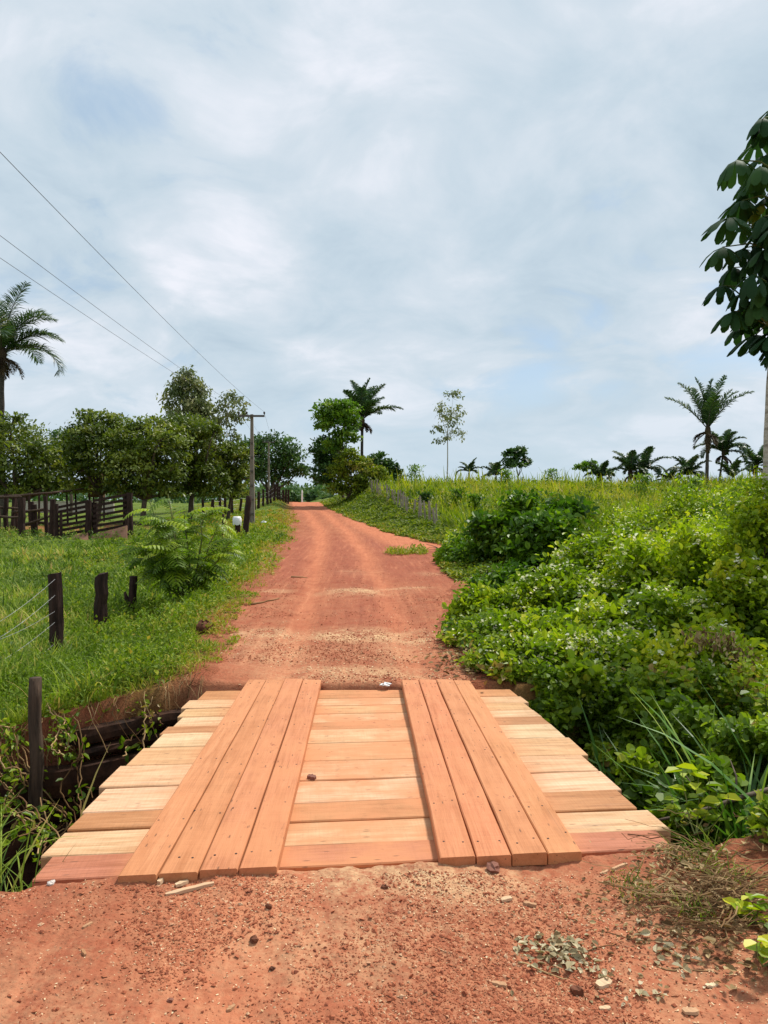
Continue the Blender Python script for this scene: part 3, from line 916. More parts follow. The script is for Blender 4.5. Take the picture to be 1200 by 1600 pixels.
# ------------------------------------------------------------------ trees
def ell_points(E, n, lump=26, sh=.16, flat=1.0):
    E = np.array(E, float)
    """points in small leaf sprays spread through ellipsoids E=(cx,cy,cz,rx,ry,rz)"""
    E = np.array(E, float)
    vol = (E[:, 3] * E[:, 4] * E[:, 5]) ** .67
    w = vol / vol.sum()
    P = []; O = []; RR = []
    for e, f in zip(E, w):
        k = max(30, int(n * f))
        nl = max(5, int(lump * (e[3] * e[5]) ** .5 + 6))
        u = rdir(nl)
        u[:, 2] = np.where(u[:, 2] < -.55, -u[:, 2], u[:, 2])
        rad = rng.random(nl) ** .33 * .92 + .08
        cc = u * rad[:, None]
        which = rng.integers(0, nl, k)
        q = cc[which] + rng.normal(size=(k, 3)) * sh * np.array([1.25, 1.25, .7])
        P.append(e[:3] + q * e[3:6])
        O.append(norm(u[which] * .8 + rng.normal(size=(k, 3)) * .3))
        RR.append(np.clip(.72 * rng.random(nl)[which] + .36 * rng.random(k), 0, 1))
    return np.vstack(P), np.vstack(O), np.concatenate(RR)


def limb(mb, a, b, r0, r1, n=6, wob=.08, sag=0.0):
    t = np.linspace(0, 1, n)[:, None]
    a = np.asarray(a, float); b = np.asarray(b, float)
    L = np.linalg.norm(b - a)
    pts = a + (b - a) * t + np.cumsum(rng.normal(size=(n, 3)) * wob * L / n, 0) * np.sin(PI * t) ** .5
    pts[:, 2] += sag * np.sin(PI * t[:, 0]) * L
    mb.tube(pts, r0 + (r1 - r0) * t[:, 0], 7, rough=.08)
    return pts


def tree(name, label, px, Y, blobs, mat, leaf, n, tmpl=LEAF_FAR, trunk_r=.16, bark=None, group=None, cat='tree', lump=22, sh=.145, fork=.45, base_px=None, depth=1.0, droop=.2, limbs=True, stems=1, outw=.5, fat=1.0):
    """blobs = [(px,py,rx,ry[,dY])] crown masses as they look from the road; base on the ground at Y"""
    bx = X_at(base_px if base_px is not None else px, Y)
    bz = h1(bx, Y) - .1
    B = np.array([bx, Y, bz])
    k = Y / 1200.0
    E = []
    for b in blobs:
        dy = b[4] if len(b) > 4 else (rng.random() - .5) * .8 * b[2] * k
        c = at(b[0], b[1], Y + dy)
        E.append((*c, b[2] * k, b[2] * k * depth, b[3] * k))
    root = thing(name, label, cat, B, group)
    tm = MB()
    Ea = np.array(E)
    if fat != 1.0:
        Ea[:, 3:] *= fat * rng.uniform(.82, 1.12, (len(Ea), 1))
        ex = []
        for q in range(9):      # stray sprays breaking the outline
            e = Ea[rng.integers(0, len(Ea))]; u = rdir(1)[0]; u[2] = abs(u[2]) * .9 - .1
            ex.append((*(e[:3] + u * e[3:] * rng.uniform(.95, 1.2)), *(e[3:] * rng.uniform(.22, .4))))
        Ea = np.vstack([Ea, ex]); E = Ea
    low = Ea[:, 2].min()
    topc = Ea[:, :3].mean(0)
    for s in range(stems):
        fz = bz + (topc[2] - bz) * fork
        fp = np.array([bx + (topc[0] - bx) * .6, Y + (topc[1] - Y) * .5, fz]) + (rng.normal(size=3) * .3 * (s > 0))
        b0 = B + np.array([rng.normal() * .25, rng.normal() * .25, 0]) * (s > 0)
        limb(tm, b0, fp, trunk_r, trunk_r * .7, 7, .05)
        for e in Ea:
            if limbs:
                limb(tm, fp, e[:3] + np.array([0, 0, e[5] * .3]), trunk_r * .55, trunk_r * .12, 6, .12)
                for q in range(3):
                    u = rdir(1)[0] * np.array([.75, .75, .5])
                    limb(tm, e[:3], e[:3] + u * e[3:6], trunk_r * .22, .012, 5, .12)
    tm.build('trunk', bark or M_bark, root, True, B)
    P, O, RR = ell_points(E, n, lump, sh)
    P[:, 2] = np.maximum(P[:, 2], H(P[:, 0], P[:, 1]) + .05)
    cm = MB()
    scatter_leaves(cm, tmpl, P, O, leaf, droop=droop, outw=outw, r=RR)
    cm.build('crown', mat, root, False, B)
    return root


GC = 'broad dark cashew trees along the pasture'
tree('cashew_tree', 'broad olive green cashew tree at the left edge below the tall palm', 25, 46, [(15, 700, 48, 34), (-40, 715, 45, 40), (62, 718, 38, 34), (30, 740, 60, 28), (85, 748, 26, 22), (-20, 755, 40, 24), (55, 765, 38, 14), (20, 768, 40, 10), (95, 766, 18, 10)], M_cashew, .2, 12150, LEAF_FAR, .2, group=GC, fat=1.2)
tree('cashew_tree', 'cashew tree with a taller knob of foliage behind the slatted ramp', 155, 49, [(155, 665, 34, 20), (180, 670, 16, 12), (140, 698, 40, 30), (172, 716, 38, 30), (125, 730, 34, 26), (150, 745, 36, 20), (190, 735, 30, 28), (120, 762, 24, 10), (168, 764, 20, 10)], M_cashew, .19, 11475, LEAF_FAR, .18, group=GC, base_px=150, fat=1.2)
tree('cashew_tree', 'rounded dark cashew tree right of the brown shed', 232, 47, [(228, 680, 34, 24), (205, 702, 32, 28), (252, 700, 36, 28), (222, 735, 42, 30), (190, 755, 22, 20), (258, 742, 32, 26), (250, 768, 26, 10), (205, 770, 18, 8)], M_cashew, .19, 12150, LEAF_FAR, .2, group=GC, base_px=222, fat=1.2)
tree('cashew_tree', 'tall dark cashew tree in front of the eucalyptus', 300, 50, [(292, 680, 32, 24), (320, 700, 28, 28), (282, 712, 34, 30), (310, 738, 36, 30), (275, 752, 30, 24), (330, 755, 24, 22), (300, 772, 34, 9)], M_cashew, .19, 12150, LEAF_FAR, .2, group=GC, base_px=298, fat=1.2)
tree('cashew_tree', 'browner low cashew tree beside the concrete pole', 355, 52, [(358, 708, 26, 14), (342, 730, 28, 24), (370, 728, 22, 24), (352, 755, 30, 20), (378, 750, 15, 22), (358, 772, 24, 8)], M_cashew, .18, 8100, LEAF_FAR, .14, group=GC, fat=1.2)
tree('background_tree', 'paler tree just showing in the gap between two cashew trees', 110, 62, [(105, 690, 24, 20), (122, 700, 24, 26), (95, 715, 22, 24)], M_dark, .22, 2600, LEAF_FAR, .15)
GE = 'grey green eucalyptus trees behind the cashews'
tree('eucalyptus_tree', 'dense tall eucalyptus rising above the cashew trees', 300, 66, [(292, 600, 22, 24), (280, 622, 22, 26), (305, 628, 24, 28), (288, 655, 26, 26), (318, 655, 20, 26), (300, 685, 28, 24)], M_euc, .26, 6500, LEAF_FAR, .15, M_palebark, GE, lump=16, sh=.2, droop=.9)
tree('eucalyptus_tree', 'thin sparse eucalyptus beside the concrete pole top', 345, 68, [(365, 625, 18, 16), (352, 645, 22, 22), (372, 655, 16, 18), (345, 672, 18, 22), (366, 683, 12, 12)], M_euc, .24, 1500, LEAF_FAR, .07, M_palebark, GE, lump=12, sh=.18, droop=.9, base_px=342)
tree('shade_tree', 'wide round crowned tree behind the second pole left of the crest', 425, 112, [(425, 705, 40, 26), (395, 712, 26, 26), (455, 722, 26, 24), (470, 738, 14, 12), (425, 735, 44, 22), (400, 745, 26, 16), (440, 750, 18, 12)], M_dark, .42, 7000, LEAF_FAR, .4, fork=.3, depth=.9, base_px=418)
tree('shade_tree', 'slim bright green tree in front of the palm right of the crest', 530, 72, [(515, 640, 22, 14), (540, 640, 20, 13), (505, 660, 16, 14), (530, 660, 22, 15), (550, 662, 12, 14), (540, 684, 20, 13), (520, 700, 14, 10)], M_bright, .3, 4200, LEAF_FAR, .1, fork=.6, lump=20, base_px=545, sh=.2)
tree('shade_tree', 'dark leaning tree at the top of the right road bank', 515, 76, [(508, 700, 20, 17), (525, 715, 24, 20), (500, 722, 14, 20), (515, 740, 26, 18), (507, 752, 16, 10)], M_dark, .3, 4500, LEAF_FAR, .14, base_px=540, fork=.5)
tree('thicket', 'yellow green vine covered thicket under the slim bright tree', 545, 70, [(545, 722, 20, 18), (562, 735, 24, 20), (530, 742, 20, 16), (585, 745, 22, 16), (555, 760, 28, 16), (525, 765, 18, 12)], M_olive, .24, 6000, LEAF_FAR, .07, cat='thicket', fork=.5, stems=3)
tree('round_bush', 'dark rounded bush beside the palm on the hill top', 600, 84, [(592, 722, 17, 16), (585, 735, 22, 16), (612, 733, 14, 14), (600, 745, 26, 10)], M_dark, .3, 4500, LEAF_FAR, .1, cat='bush')
tree('thin_eucalyptus_tree', 'thin airy eucalyptus standing alone on the hill top', 697, 80, [(708, 622, 14, 12), (690, 640, 14, 14), (715, 645, 12, 14), (700, 660, 20, 16), (685, 672, 12, 10), (712, 680, 14, 12), (693, 688, 14, 8)], M_euc, .24, 1000, LEAF_FAR, .07, M_palebark, lump=10, sh=.2, fork=.75, droop=.9)
tree('small_tree', 'small round dark green tree on the hill skyline', 808, 76, [(800, 712, 13, 12), (815, 710, 11, 12), (805, 724, 16, 10), (822, 722, 8, 7)], M_dark, .26, 1900, LEAF_FAR, .08, lump=20)
tree('skyline_bush', 'loose bright bush on the skyline left of the small palms', 915, 84, [(905, 732, 12, 7), (922, 728, 12, 9), (940, 738, 16, 8)], M_bright, .26, 1400, LEAF_FAR, .05, cat='bush')
FG = 'distant trees beyond the crest of the road'
tree('distant_tree', 'round far tree left of the white post beyond the crest', 452, 190, [(452, 778, 16, 10), (440, 784, 16, 9), (462, 786, 14, 8)], M_far, .8, 1200, LEAF_FAR, .3, group=FG, limbs=False)
tree('distant_tree', 'far tree right of the white post beyond the crest', 492, 200, [(488, 776, 14, 8), (500, 780, 14, 8), (482, 786, 14, 8)], M_far, .8, 1200, LEAF_FAR, .3, group=FG, limbs=False)
tree('distant_tree', 'far tree half hidden by the right bank beyond the crest', 522, 185, [(520, 780, 12, 7), (532, 784, 12, 8), (510, 788, 14, 8)], M_far, .8, 900, LEAF_FAR, .3, group=FG, limbs=False)


# ------------------------------------------------------------------ palms
def frond(cm, base, az, e0, L, droop, ll, lw, n=46, twist=0.0, r0=None, rm=None):
    s = np.linspace(0, 1, n)
    el = e0 - droop * s ** 2.0
    st = L / (n - 1)
    h = np.concatenate([[0], np.cumsum(np.cos(el[:-1]) * st)])
    v = np.concatenate([[0], np.cumsum(np.sin(el[:-1]) * st)])
    az_ = az + twist * s
    ca, sa = np.cos(az_), np.sin(az_)
    P = np.stack([base[0] + h * ca, base[1] + h * sa, base[2] + v], -1)
    T = norm(np.gradient(P, axis=0))
    side = np.stack([-sa, ca, np.zeros(n)], -1)
    up = np.cross(T, side) * -1
    up = np.where((up[:, 2:3] < 0), -up, up)
    (rm or cm).tube(P, .05 * (1 - s) + .008, 4, cap=False, r=.85)
    k = np.arange(n) > n * .1
    sl = ll * np.sin(PI * (.12 + .84 * s)) ** .6
    for sg in (-1, 1):
        for rep in range(2):
            q = k
            m = q.sum()
            fx = rng.normal(0, .12, (m, 3))
            d = norm(side[q] * sg * .75 + T[q] * .65 + up[q] * (.25 + .25 * rep) + np.array([0, 0, -.22]) + fx)
            Pb = P[q] + T[q] * (rep * .5 * st)
            wv = norm(np.cross(d, up[q] + rng.normal(0, .3, (m, 3)))) * lw * .5
            tip = Pb + d * sl[q][:, None]
            midp = Pb + d * sl[q][:, None] * .55 + np.array([0, 0, .02])
            tip = tip + np.array([0, 0, -.14]) * sl[q][:, None]
            V = np.stack([Pb - wv * .5, Pb + wv * .5, midp + wv, midp - wv, tip + wv * .15, tip - wv * .15], 1)
            F = np.array([[(0, 1, 2, 3), (3, 2, 4, 5)]]) + (np.arange(m) * 6)[:, None, None]
            rr = (rng.random(m) * .8 if r0 is None else np.clip(r0 + rng.normal(0, .12, m), 0, 1))
            cm.add(V.reshape(-1, 3), F.reshape(-1, 4), np.repeat(rr, 2))


def palm(label, px, Y, ytop_trunk, flen_px, nf, lo, hi, droop, trunk_w=.14, skirt=8, group=None, lean=0.0, ll=.2, lw=.09, extra=None):
    ll *= 1.2
    x = X_at(px, Y); z0 = h1(x, Y) - .1
    B = np.array([x, Y, z0])
    k = Y / 1200.
    top = at(px + lean, ytop_trunk, Y)
    fl = flen_px * k
    root = thing('palm_tree', label, 'palm', B, group)
    tm = MB()
    n = 14
    t = np.linspace(0, 1, n)
    pts = B + (top - B) * t[:, None]
    tr = trunk_w * (1.15 - .25 * t) * (1 + .05 * (np.arange(n) % 2))
    tm.tube(pts, tr, 9, rough=.05)
    tm.build('trunk', M_palmtrunk, root, True, B)
    cm = MB(); rm = MB()
    for i in range(nf):
        f = (i + .5) / nf
        az = i * 2.39996 + rng.normal(0, .15)
        e0 = R(hi + (lo - hi) * f + rng.normal(0, 5))
        frond(cm, top + np.array([0, 0, .1]), az, e0, fl * (.85 + .3 * rng.random()), droop * (.55 + .9 * f) * (.8 + .4 * rng.random()), fl * ll, lw, twist=rng.normal(0, .25), rm=rm)
    for (a_, e_, d_, s_) in (extra or []):
        frond(cm, top, R(a_), R(e_), fl * s_, d_, fl * ll, lw, rm=rm)
    cr = cm.build('crown', M_palm, root, False, B)
    rm.build('frond_ribs', M_palmtrunk, cr, False, B)
    if skirt:
        dm = MB()
        for i in range(skirt):
            az = i * 2.4 + rng.normal(0, .3)
            frond(dm, top + np.array([0, 0, -.1 - .25 * rng.random()]), az, R(-15 - 40 * rng.random()), fl * (.25 + .22 * rng.random()), 1.0, fl * .11, lw, n=14)
        # fibrous leaf bases round the top of the trunk
        u = np.linspace(0, 1, 6)
        dm.tube(top + np.array([0, 0, 1.])[None, :] * (u[:, None] * fl * .3 - fl * .2), trunk_w * np.array([1.05, 1.4, 1.7, 1.7, 1.4, .7]), 9, rough=.2)
        dm.build('dead_fronds', M_palmdead, root, False, B)
    return root


GP = 'babassu palms along the hill skyline'
palm('tall palm leaning in from the left edge above the cashew trees', 2, 58, 552, 100, 15, 8, 82, 1.3, .22, 16, None, 0, .23, .065, extra=[(3, 38, 1.35, .98), (-8, 60, 1.3, 1.0), (12, 22, 1.1, .7)])
palm('tall palm on the right bank beside the slim bright tree', 565, 76, 656, 58, 15, 22, 88, .8, .14, 10, GP, 1, .2, .1, extra=[(0, 40, 1.3, .95)])
palm('tallest palm on the right skyline with upright fronds', 1104, 72, 672, 78, 12, 42, 88, .55, .15, 8, GP, 2, .16, .085)
palm('slender palm just right of the tallest palm', 1122, 78, 708, 45, 14, 15, 80, 1.3, .1, 8, GP, 8, .2, .1, extra=[(-10, 40, 1.4, .95)])
palm('low fan of a palm left of the tallest palm', 1075, 76, 744, 38, 13, 10, 80, 1.0, .14, 0, GP, 0, .2, .1)
palm('bushy double palm in the middle of the right skyline', 985, 74, 738, 40, 12, 5, 80, 1.2, .14, 5, GP, 0, .2, .1)
palm('smaller palm crown joined to the bushy double palm', 1006, 76, 736, 42, 12, 5, 75, 1.2, .14, 4, GP, 0, .2, .1)
palm('dark palm crown low over the grass right of the small round tree', 940, 80, 745, 30, 12, 5, 75, 1.2, .12, 0, GP, 0, .2, .1)
palm('palm against the pale cecropia trunk on the right skyline', 1182, 82, 728, 42, 14, 0, 80, 1.3, .13, 4, GP, 0, .2, .1)
palm('young spiky palm between the slender palm and the cecropia trunk', 1145, 74, 748, 36, 8, 30, 85, .9, .1, 0, GP, 0, .2, .09)
palm('low palm fan on the skyline right of the thin eucalyptus', 733, 92, 738, 22, 10, 5, 75, 1.1, .12, 0, GP, 0, .2, .1)
palm('low palm tuft left of the small round skyline tree', 775, 88, 744, 28, 10, 10, 80, 1.2, .12, 0, GP, 0, .22, .1)
palm('palm fan sunk in the grass between the two lower skyline palms', 1045, 82, 752, 28, 10, 5, 75, 1.1, .12, 0, GP, 0, .2, .1)

# ------------------------------------------------------------------ cecropia (right foreground)
def cecropia():
    Y = 9.5
    bx = X_at(1199, Y); bz = h1(bx, Y) - .2
    B = np.array([bx, Y, bz])
    root = thing('cecropia_tree', 'pale trunked cecropia with large dark lobed leaves at the right edge', 'tree', B)
    top = np.array([bx + .22, Y, Z_at(200, Y)])
    tm = MB(); n = 22
    t = np.linspace(0, 1, n)
    pts = B + (top - B) * t[:, None] + .03 * np.sin(t * 9)[:, None] * np.array([1, 0, 0])
    rad = (.155 - .115 * t ** 1.2) * (1 + .035 * (np.arange(n) % 2))
    tm.tube(pts, rad, 14, rough=.02)
    pos = [(1172, 235), (1140, 262), (1192, 205), (1160, 300), (1188, 285), (1200, 180), (1150, 365), (1128, 352), (1182, 350), (1118, 398), (1150, 400), (1178, 390), (1205, 370), (1135, 430), (1165, 440), (1195, 430),
           (1118, 458), (1148, 470), (1180, 470), (1210, 480), (1135, 498), (1160, 505), (1188, 510), (1148, 520), (1170, 535), (1197, 530), (1200, 550), (1190, 320), (1208, 300), (1185, 255), (1195, 400), (1160, 420), (1188, 448), (1170, 480)]
    lv = MB(); st = MB()
    pos = [(a + 11, b) for a, b in pos]
    allp = [(a, b, rng.normal(0, .35)) for a, b in pos] + [(2415 - a + rng.normal(0, 18), b + rng.normal(0, 18), rng.normal(0, .4)) for a, b in pos] + [(1205 + rng.normal(0, 40), rng.uniform(210, 520), rng.choice([-1, 1]) * rng.uniform(.3, .8)) for _ in range(8)]
    # lobe: obovate, drooping
    rows = [(0, .03), (.3, .085), (.6, .15), (.85, .155), (1.0, .05)]
    for (px, py, dy) in allp:
        c = at(px, py - 12, Y + dy)
        hub = pts[int(np.clip(np.searchsorted(pts[:, 2], c[2] - .35), 6, n - 1))]
        # petiole from a branchlet
        mid = (hub * .45 + c * .55) + np.array([0, 0, .12])
        st.tube(np.array([hub, (hub + mid) / 2 + [0, 0, .03], mid, c]), [.016, .013, .01, .007], 5, cap=False)
        outd = c - hub; outd[2] = 0
        outd = norm(outd[None])[0] if np.linalg.norm(outd) > .05 else rdir(1)[0] * [1, 1, 0]
        nl = rng.integers(7, 10)
        Ls = rng.uniform(.3, .44)
        tilt = rng.uniform(.2, .9)
        rr = rng.random() * .85
        if (px, py) in ((1188, 448), (1180, 470)): rr = 1.0
        for q in range(nl):
            a = (q + .5 + rng.normal(0, .16)) / nl * 2 * PI * .92
            lobL = Ls * (1 - .38 * abs(q - (nl - 1) / 2) / nl * 2 * .6)
            # direction round the hub, falling away and down
            ax = np.array([-outd[1], outd[0], 0])
            ang = (a - PI * .92)
            h = outd * math.cos(ang) + ax * math.sin(ang)
            dn = -(.75 + .95 * tilt * rng.uniform(.5, 1.3))
            V = []; F = []
            side = np.cross(h, [0, 0, 1.]); side = side / np.linalg.norm(side)
            p = c.copy(); yy0 = 0
            for i, (yy, w) in enumerate(rows):
                el = .15 + dn * yy ** .7 * 1.1
                p = p + (h * math.cos(el) + np.array([0, 0, math.sin(el)])) * (yy - yy0) * lobL; yy0 = yy
                up = np.array([0, 0, 1.]) * math.cos(el) - h * math.sin(el)
                ww = w * lobL
                V += [p - side * ww - up * ww * .25, p, p + side * ww - up * ww * .25]
            for i in range(len(rows) - 1):
                b = i * 3
                F += [(b, b + 1, b + 4, b + 3), (b + 1, b + 2, b + 5, b + 4)]
            lv.add(V, F, np.full(len(F), np.clip(rr + rng.normal(0, .04), 0, 1)))
    trk = tm.build('trunk', M_ceptrunk, root, True, B)
    # a dark liana climbing the trunk
    ln = MB()
    u = np.linspace(0, 1, 24)
    zz_ = bz + .2 + (Z_at(640, Y) - bz) * u
    tr_at = np.interp(zz_, pts[:, 2], rad); tx = np.interp(zz_, pts[:, 2], pts[:, 0])
    th = -2.0 + .35 * np.sin(u * 7) + .5 * u ** 3
    ln.tube(np.stack([tx + (tr_at + .008) * np.cos(th), Y + (tr_at + .008) * np.sin(th), zz_], -1), .011, 6)
    ln.build('liana', M_post, trk, True, B)
    st.build('branchlets', M_stemg, root, True, B)
    lv.build('crown', M_cecro, root, True, B)


def ceptrunk_mat():
    m, nt, out = newmat('cecropia_trunk_bark')
    geo = nd(nt, 'ShaderNodeNewGeometry')
    mp = nd(nt, 'ShaderNodeMapping'); mp.inputs['Scale'].default_value = (1, 1, 3)
    lk(nt, geo.outputs['Position'], mp.inputs['Vector'])
    n1 = noise(nt, mp.outputs[0], 6, 6, .7)
    n2 = noise(nt, geo.outputs['Position'], 40, 3, .7)
    c = ramp(nt, [(.3, (.26, .23, .19)), (.5, (.43, .39, .33)), (.7, (.58, .54, .48))], n1.outputs[0])
    c2 = mixc(nt, ramp(nt, [(.55, g(0)), (.68, g(.6))], n2.outputs[0]).outputs[0], c.outputs[0], (.13, .11, .09))
    wv = nd(nt, 'ShaderNodeTexWave', bands_direction='Z'); wv.inputs['Scale'].default_value = 1.5; wv.inputs['Distortion'].default_value = 1.5
    lk(nt, geo.outputs['Position'], wv.inputs['Vector'])
    c3 = mixc(nt, ramp(nt, [(.9, g(0)), (.98, g(.5))], wv.outputs['Fac']).outputs[0], c2, (.16, .13, .1))
    principled(nt, out, c3, .85, .15, bump(nt, n2.outputs[0], .4, .01))
    return m


M_ceptrunk = ceptrunk_mat()
cecropia()


# ------------------------------------------------------------------ shrubs
def shrub(name, label, px, ytop, hw, Y, mat, leaf, n, tmpl, flowers=0, group=None, cat='shrub', layers=0, base_z=None, depth=.9, fl_size=.03, droop=.15, sag=.0):
    k = Y / 1200.
    x = X_at(px, Y)
    gz = h1(x, Y) if base_z is None else base_z
    ztop = Z_at(ytop, Y, px)
    B = np.array([x, Y, gz])
    hgt = max(ztop - gz, .25)
    rx = hw * k
    root = thing(name, label, cat, B, group)
    # lumpy dome of leaf sprays; lumps at several heights leave hollows between them
    nl = int(20 + 11 * rx)
    u = rdir(nl); u[:, 2] = np.abs(u[:, 2]) * 1.0
    th = u[:, 2]
    lump = u * np.array([rx, rx * depth, hgt]) * (.66 + .42 * rng.random((nl, 1)))
    lump[:, 2] = np.maximum(lump[:, 2], .08)
    if layers:
        lump[:, 2] = np.round(lump[:, 2] / (hgt / layers)) * (hgt / layers) + rng.normal(0, .04, nl)
    which = rng.integers(0, nl, n)
    sg = np.array([.19, .19, .15 if not layers else .06]) * min(rx, 1.3) * 1.0
    P = lump[which] + rng.normal(size=(n, 3)) * sg
    O = norm(u[which] * .9 + rng.normal(size=(n, 3)) * .4)
    # inner leaves fill the heart of the bush
    ni = n // 5
    ui = rdir(ni); ui[:, 2] = np.abs(ui[:, 2])
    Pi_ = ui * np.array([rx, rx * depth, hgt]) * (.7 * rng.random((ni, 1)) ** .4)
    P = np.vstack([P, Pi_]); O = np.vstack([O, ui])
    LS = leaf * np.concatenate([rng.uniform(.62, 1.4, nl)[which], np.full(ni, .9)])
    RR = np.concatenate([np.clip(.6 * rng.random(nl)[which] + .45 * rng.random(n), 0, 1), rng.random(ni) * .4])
    P = P + B
    gzz = H(P[:, 0], P[:, 1]) + .02
    P[:, 2] = np.maximum(P[:, 2], gzz + .06 * rng.random(len(P)))
    # keep clear of the bridge deck and the carriageway
    clear = ~((P[:, 1] > 3.3) & (P[:, 1] < 7.1) & (P[:, 0] < 1.62) & (P[:, 2] > -.12))
    clear &= ~((P[:, 0] < Rx(P[:, 1]) - .12) & (P[:, 1] > 7))
    P = P[clear]; O = O[clear]; RR = RR[clear]; LS = LS[clear]
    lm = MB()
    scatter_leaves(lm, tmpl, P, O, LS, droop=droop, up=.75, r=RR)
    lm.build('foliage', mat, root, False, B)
    sm_ = MB()
    for i in range(int(10 + 5 * rx)):
        e = lump[rng.integers(0, nl)] * .95 + B
        if e[0] < 1.65 and 3.2 < e[1] < 7.2: continue
        a = B + np.array([rng.normal() * .15 * rx, rng.normal() * .15 * rx, -.05])
        t = np.linspace(0, 1, 5)[:, None]
        mid = a + (e - a) * t
        mid[:, 2] += .18 * hgt * np.sin(PI * t[:, 0])
        sm_.tube(mid, .014 - .009 * t[:, 0], 5, cap=False)
    sm_.build('stems', M_bark, root, True, B)
    if flowers:
        fm = MB()
        nf = flowers
        # small heads of three to six petals on the sunlit outside
        top = lump[:, 2] > -.1
        cand = np.flatnonzero(top)
        w = cand[rng.integers(0, len(cand), nf)]
        fo = norm(u[w] * .8 + rdir(nf) * .9 + [0, -.25, .45])
        C = lump[w] + fo * sg * (1.5 + .6 * rng.random((nf, 1))) + B
        C[:, 2] = np.maximum(C[:, 2], H(C[:, 0], C[:, 1]) + .1)
        ok = ~((C[:, 1] > 3.3) & (C[:, 1] < 7.15) & (C[:, 0] < 1.66)) & ~(C[:, 0] < Rx(C[:, 1]) - .05)
        C = C[ok]; nf = len(C)
        for q in range(6):
            off = rng.normal(0, .022, (nf, 3))
            d = norm(rng.normal(size=(nf, 3)) * [1, 1, .4]); nn = norm(np.array([0, -.3, 1.]) + rng.normal(0, .3, (nf, 3)))
            keep = rng.random(nf) < .8
            fm.inst(LEAF_ROUND[0], LEAF_ROUND[1], (C + off)[keep], axes(d[keep], nn[keep]), fl_size * (.7 + .6 * rng.random(keep.sum())))
        fm.build('blossoms', M_petal, root, False, B)
    return root


GS = 'white flowering scrambling shrubs right of the bridge'
FS = [
    ('tall flowering shrub mound at the right edge in front of the cecropia trunk', 1150, 782, 120, 11.3, 90),
    ('flowering shrub mound with a sunlit yellow green top below the tall mound', 1055, 826, 105, 10.4, 100),
    ('flowering shrub left of the tall mound below the hillside grass', 955, 848, 85, 12.2, 110),
    ('low flowering shrub bordering the layered dark bush', 880, 905, 85, 10.6, 120),
    ('leafy flowering shrub hiding the foot of the pale cecropia trunk', 1190, 772, 80, 8.7, 50),
    ('shaded flowering shrub at the right edge above the dry seed plume', 1180, 900, 95, 8.4, 90),
    ('flowering shrub in the middle of the right bank with a dark hollow', 1010, 932, 95, 8.9, 120),
    ('flowering shrub nearest the road edge above the dead leaves', 845, 972, 75, 9.0, 120),
    ('flowering shrub dropping toward the far right corner of the bridge', 925, 1015, 80, 7.9, 110),
    ('shaded flowering shrub behind the long bladed grass', 1080, 1000, 95, 7.4, 80),
    ('distant flowering shrub at the right edge beside the cecropia trunk', 1200, 800, 90, 13.5, 40),
    ('flowering shrub strip where the hillside grass begins', 1040, 815, 90, 14.5, 60),
    ('flowering shrub patch between the dark bush and the grass slope', 945, 845, 70, 16.5, 50),
]
for lab, px, yt, hw, Y, nf in FS:
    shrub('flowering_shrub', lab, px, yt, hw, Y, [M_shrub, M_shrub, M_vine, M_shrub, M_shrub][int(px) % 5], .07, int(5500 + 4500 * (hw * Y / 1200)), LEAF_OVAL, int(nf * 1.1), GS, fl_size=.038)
GX = 'tangled scrub between the flowering shrubs and the hillside'
for lab, px, yt, hw, Y, mt, lf in [
    ('olive scrub clump directly behind the layered dark bush', 905, 800, 75, 22, 'M_olive', .13),
    ('bright scrub clump on the slope left of the tall flowering mound', 1000, 798, 75, 19, 'M_shrub', .1),
    ('broad scrub clump at the foot of the hillside grass on the right', 1090, 778, 80, 18, 'M_shrub', .1),
    ('low scrub clump filling the gap right of the layered dark bush', 925, 862, 60, 14.5, 'M_shrub2', .09),
    ('dark scrub clump beside the roadside bush', 800, 898, 55, 13, 'M_shrub2', .09),
    ('yellowish scrub clump on the slope below the small round tree', 830, 775, 60, 32, 'M_olive', .15),
    ('tall scrub clump in front of the pale trunk', 1165, 772, 70, 15.5, 'M_vine', .09),
]:
    shrub('scrub_clump', lab, px, yt, hw, Y, globals()[mt], lf, int(5200 + 2500 * hw * Y / 1200), LEAF_OVAL if Y < 16 else LEAF_MED, 14 if Y < 20 else 0, GX, cat='scrub', fl_size=.04)
shrub('roadside_bush', 'bright low bush leaning into the road beside the white rubbish', 755, 930, 48, 10.6, M_shrub, .085, 4200, LEAF_OVAL, 12)
shrub('roadside_bush', 'low browning bush shedding dead leaves on the right road edge', 765, 985, 62, 9.0, M_vine, .06, 5000, LEAF_OVAL, 30)
shrub('roadside_bush', 'small bush with white blooms overhanging the far right bridge corner', 800, 1050, 55, 7.55, M_vine, .06, 3800, LEAF_OVAL, 40, fl_size=.03)
shrub('layered_bush', 'dark green bush with flat layered branches above the bright roadside bush', 832, 778, 92, 19, M_shrub2, .15, 11000, LEAF_OVAL, 0, cat='bush', layers=6)
shrub('layered_bush', 'smaller dark bush in the shade left of the layered bush', 735, 850, 48, 20, M_shrub2, .12, 5500, LEAF_OVAL, 10, cat='bush')
shrub('creeping_bush', 'low bush covering the inner corner where the side track meets the road', 700, 845, 50, 25, M_shrub, .12, 4500, LEAF_MED, 60, cat='bush', fl_size=.04)
shrub('creeping_bush', 'yellowish bush behind the corner bush below the grey fence', 770, 822, 60, 29, M_olive, .13, 5000, LEAF_MED, 30, cat='bush', fl_size=.04)
GV = 'round leaved vines over the right ditch bank'
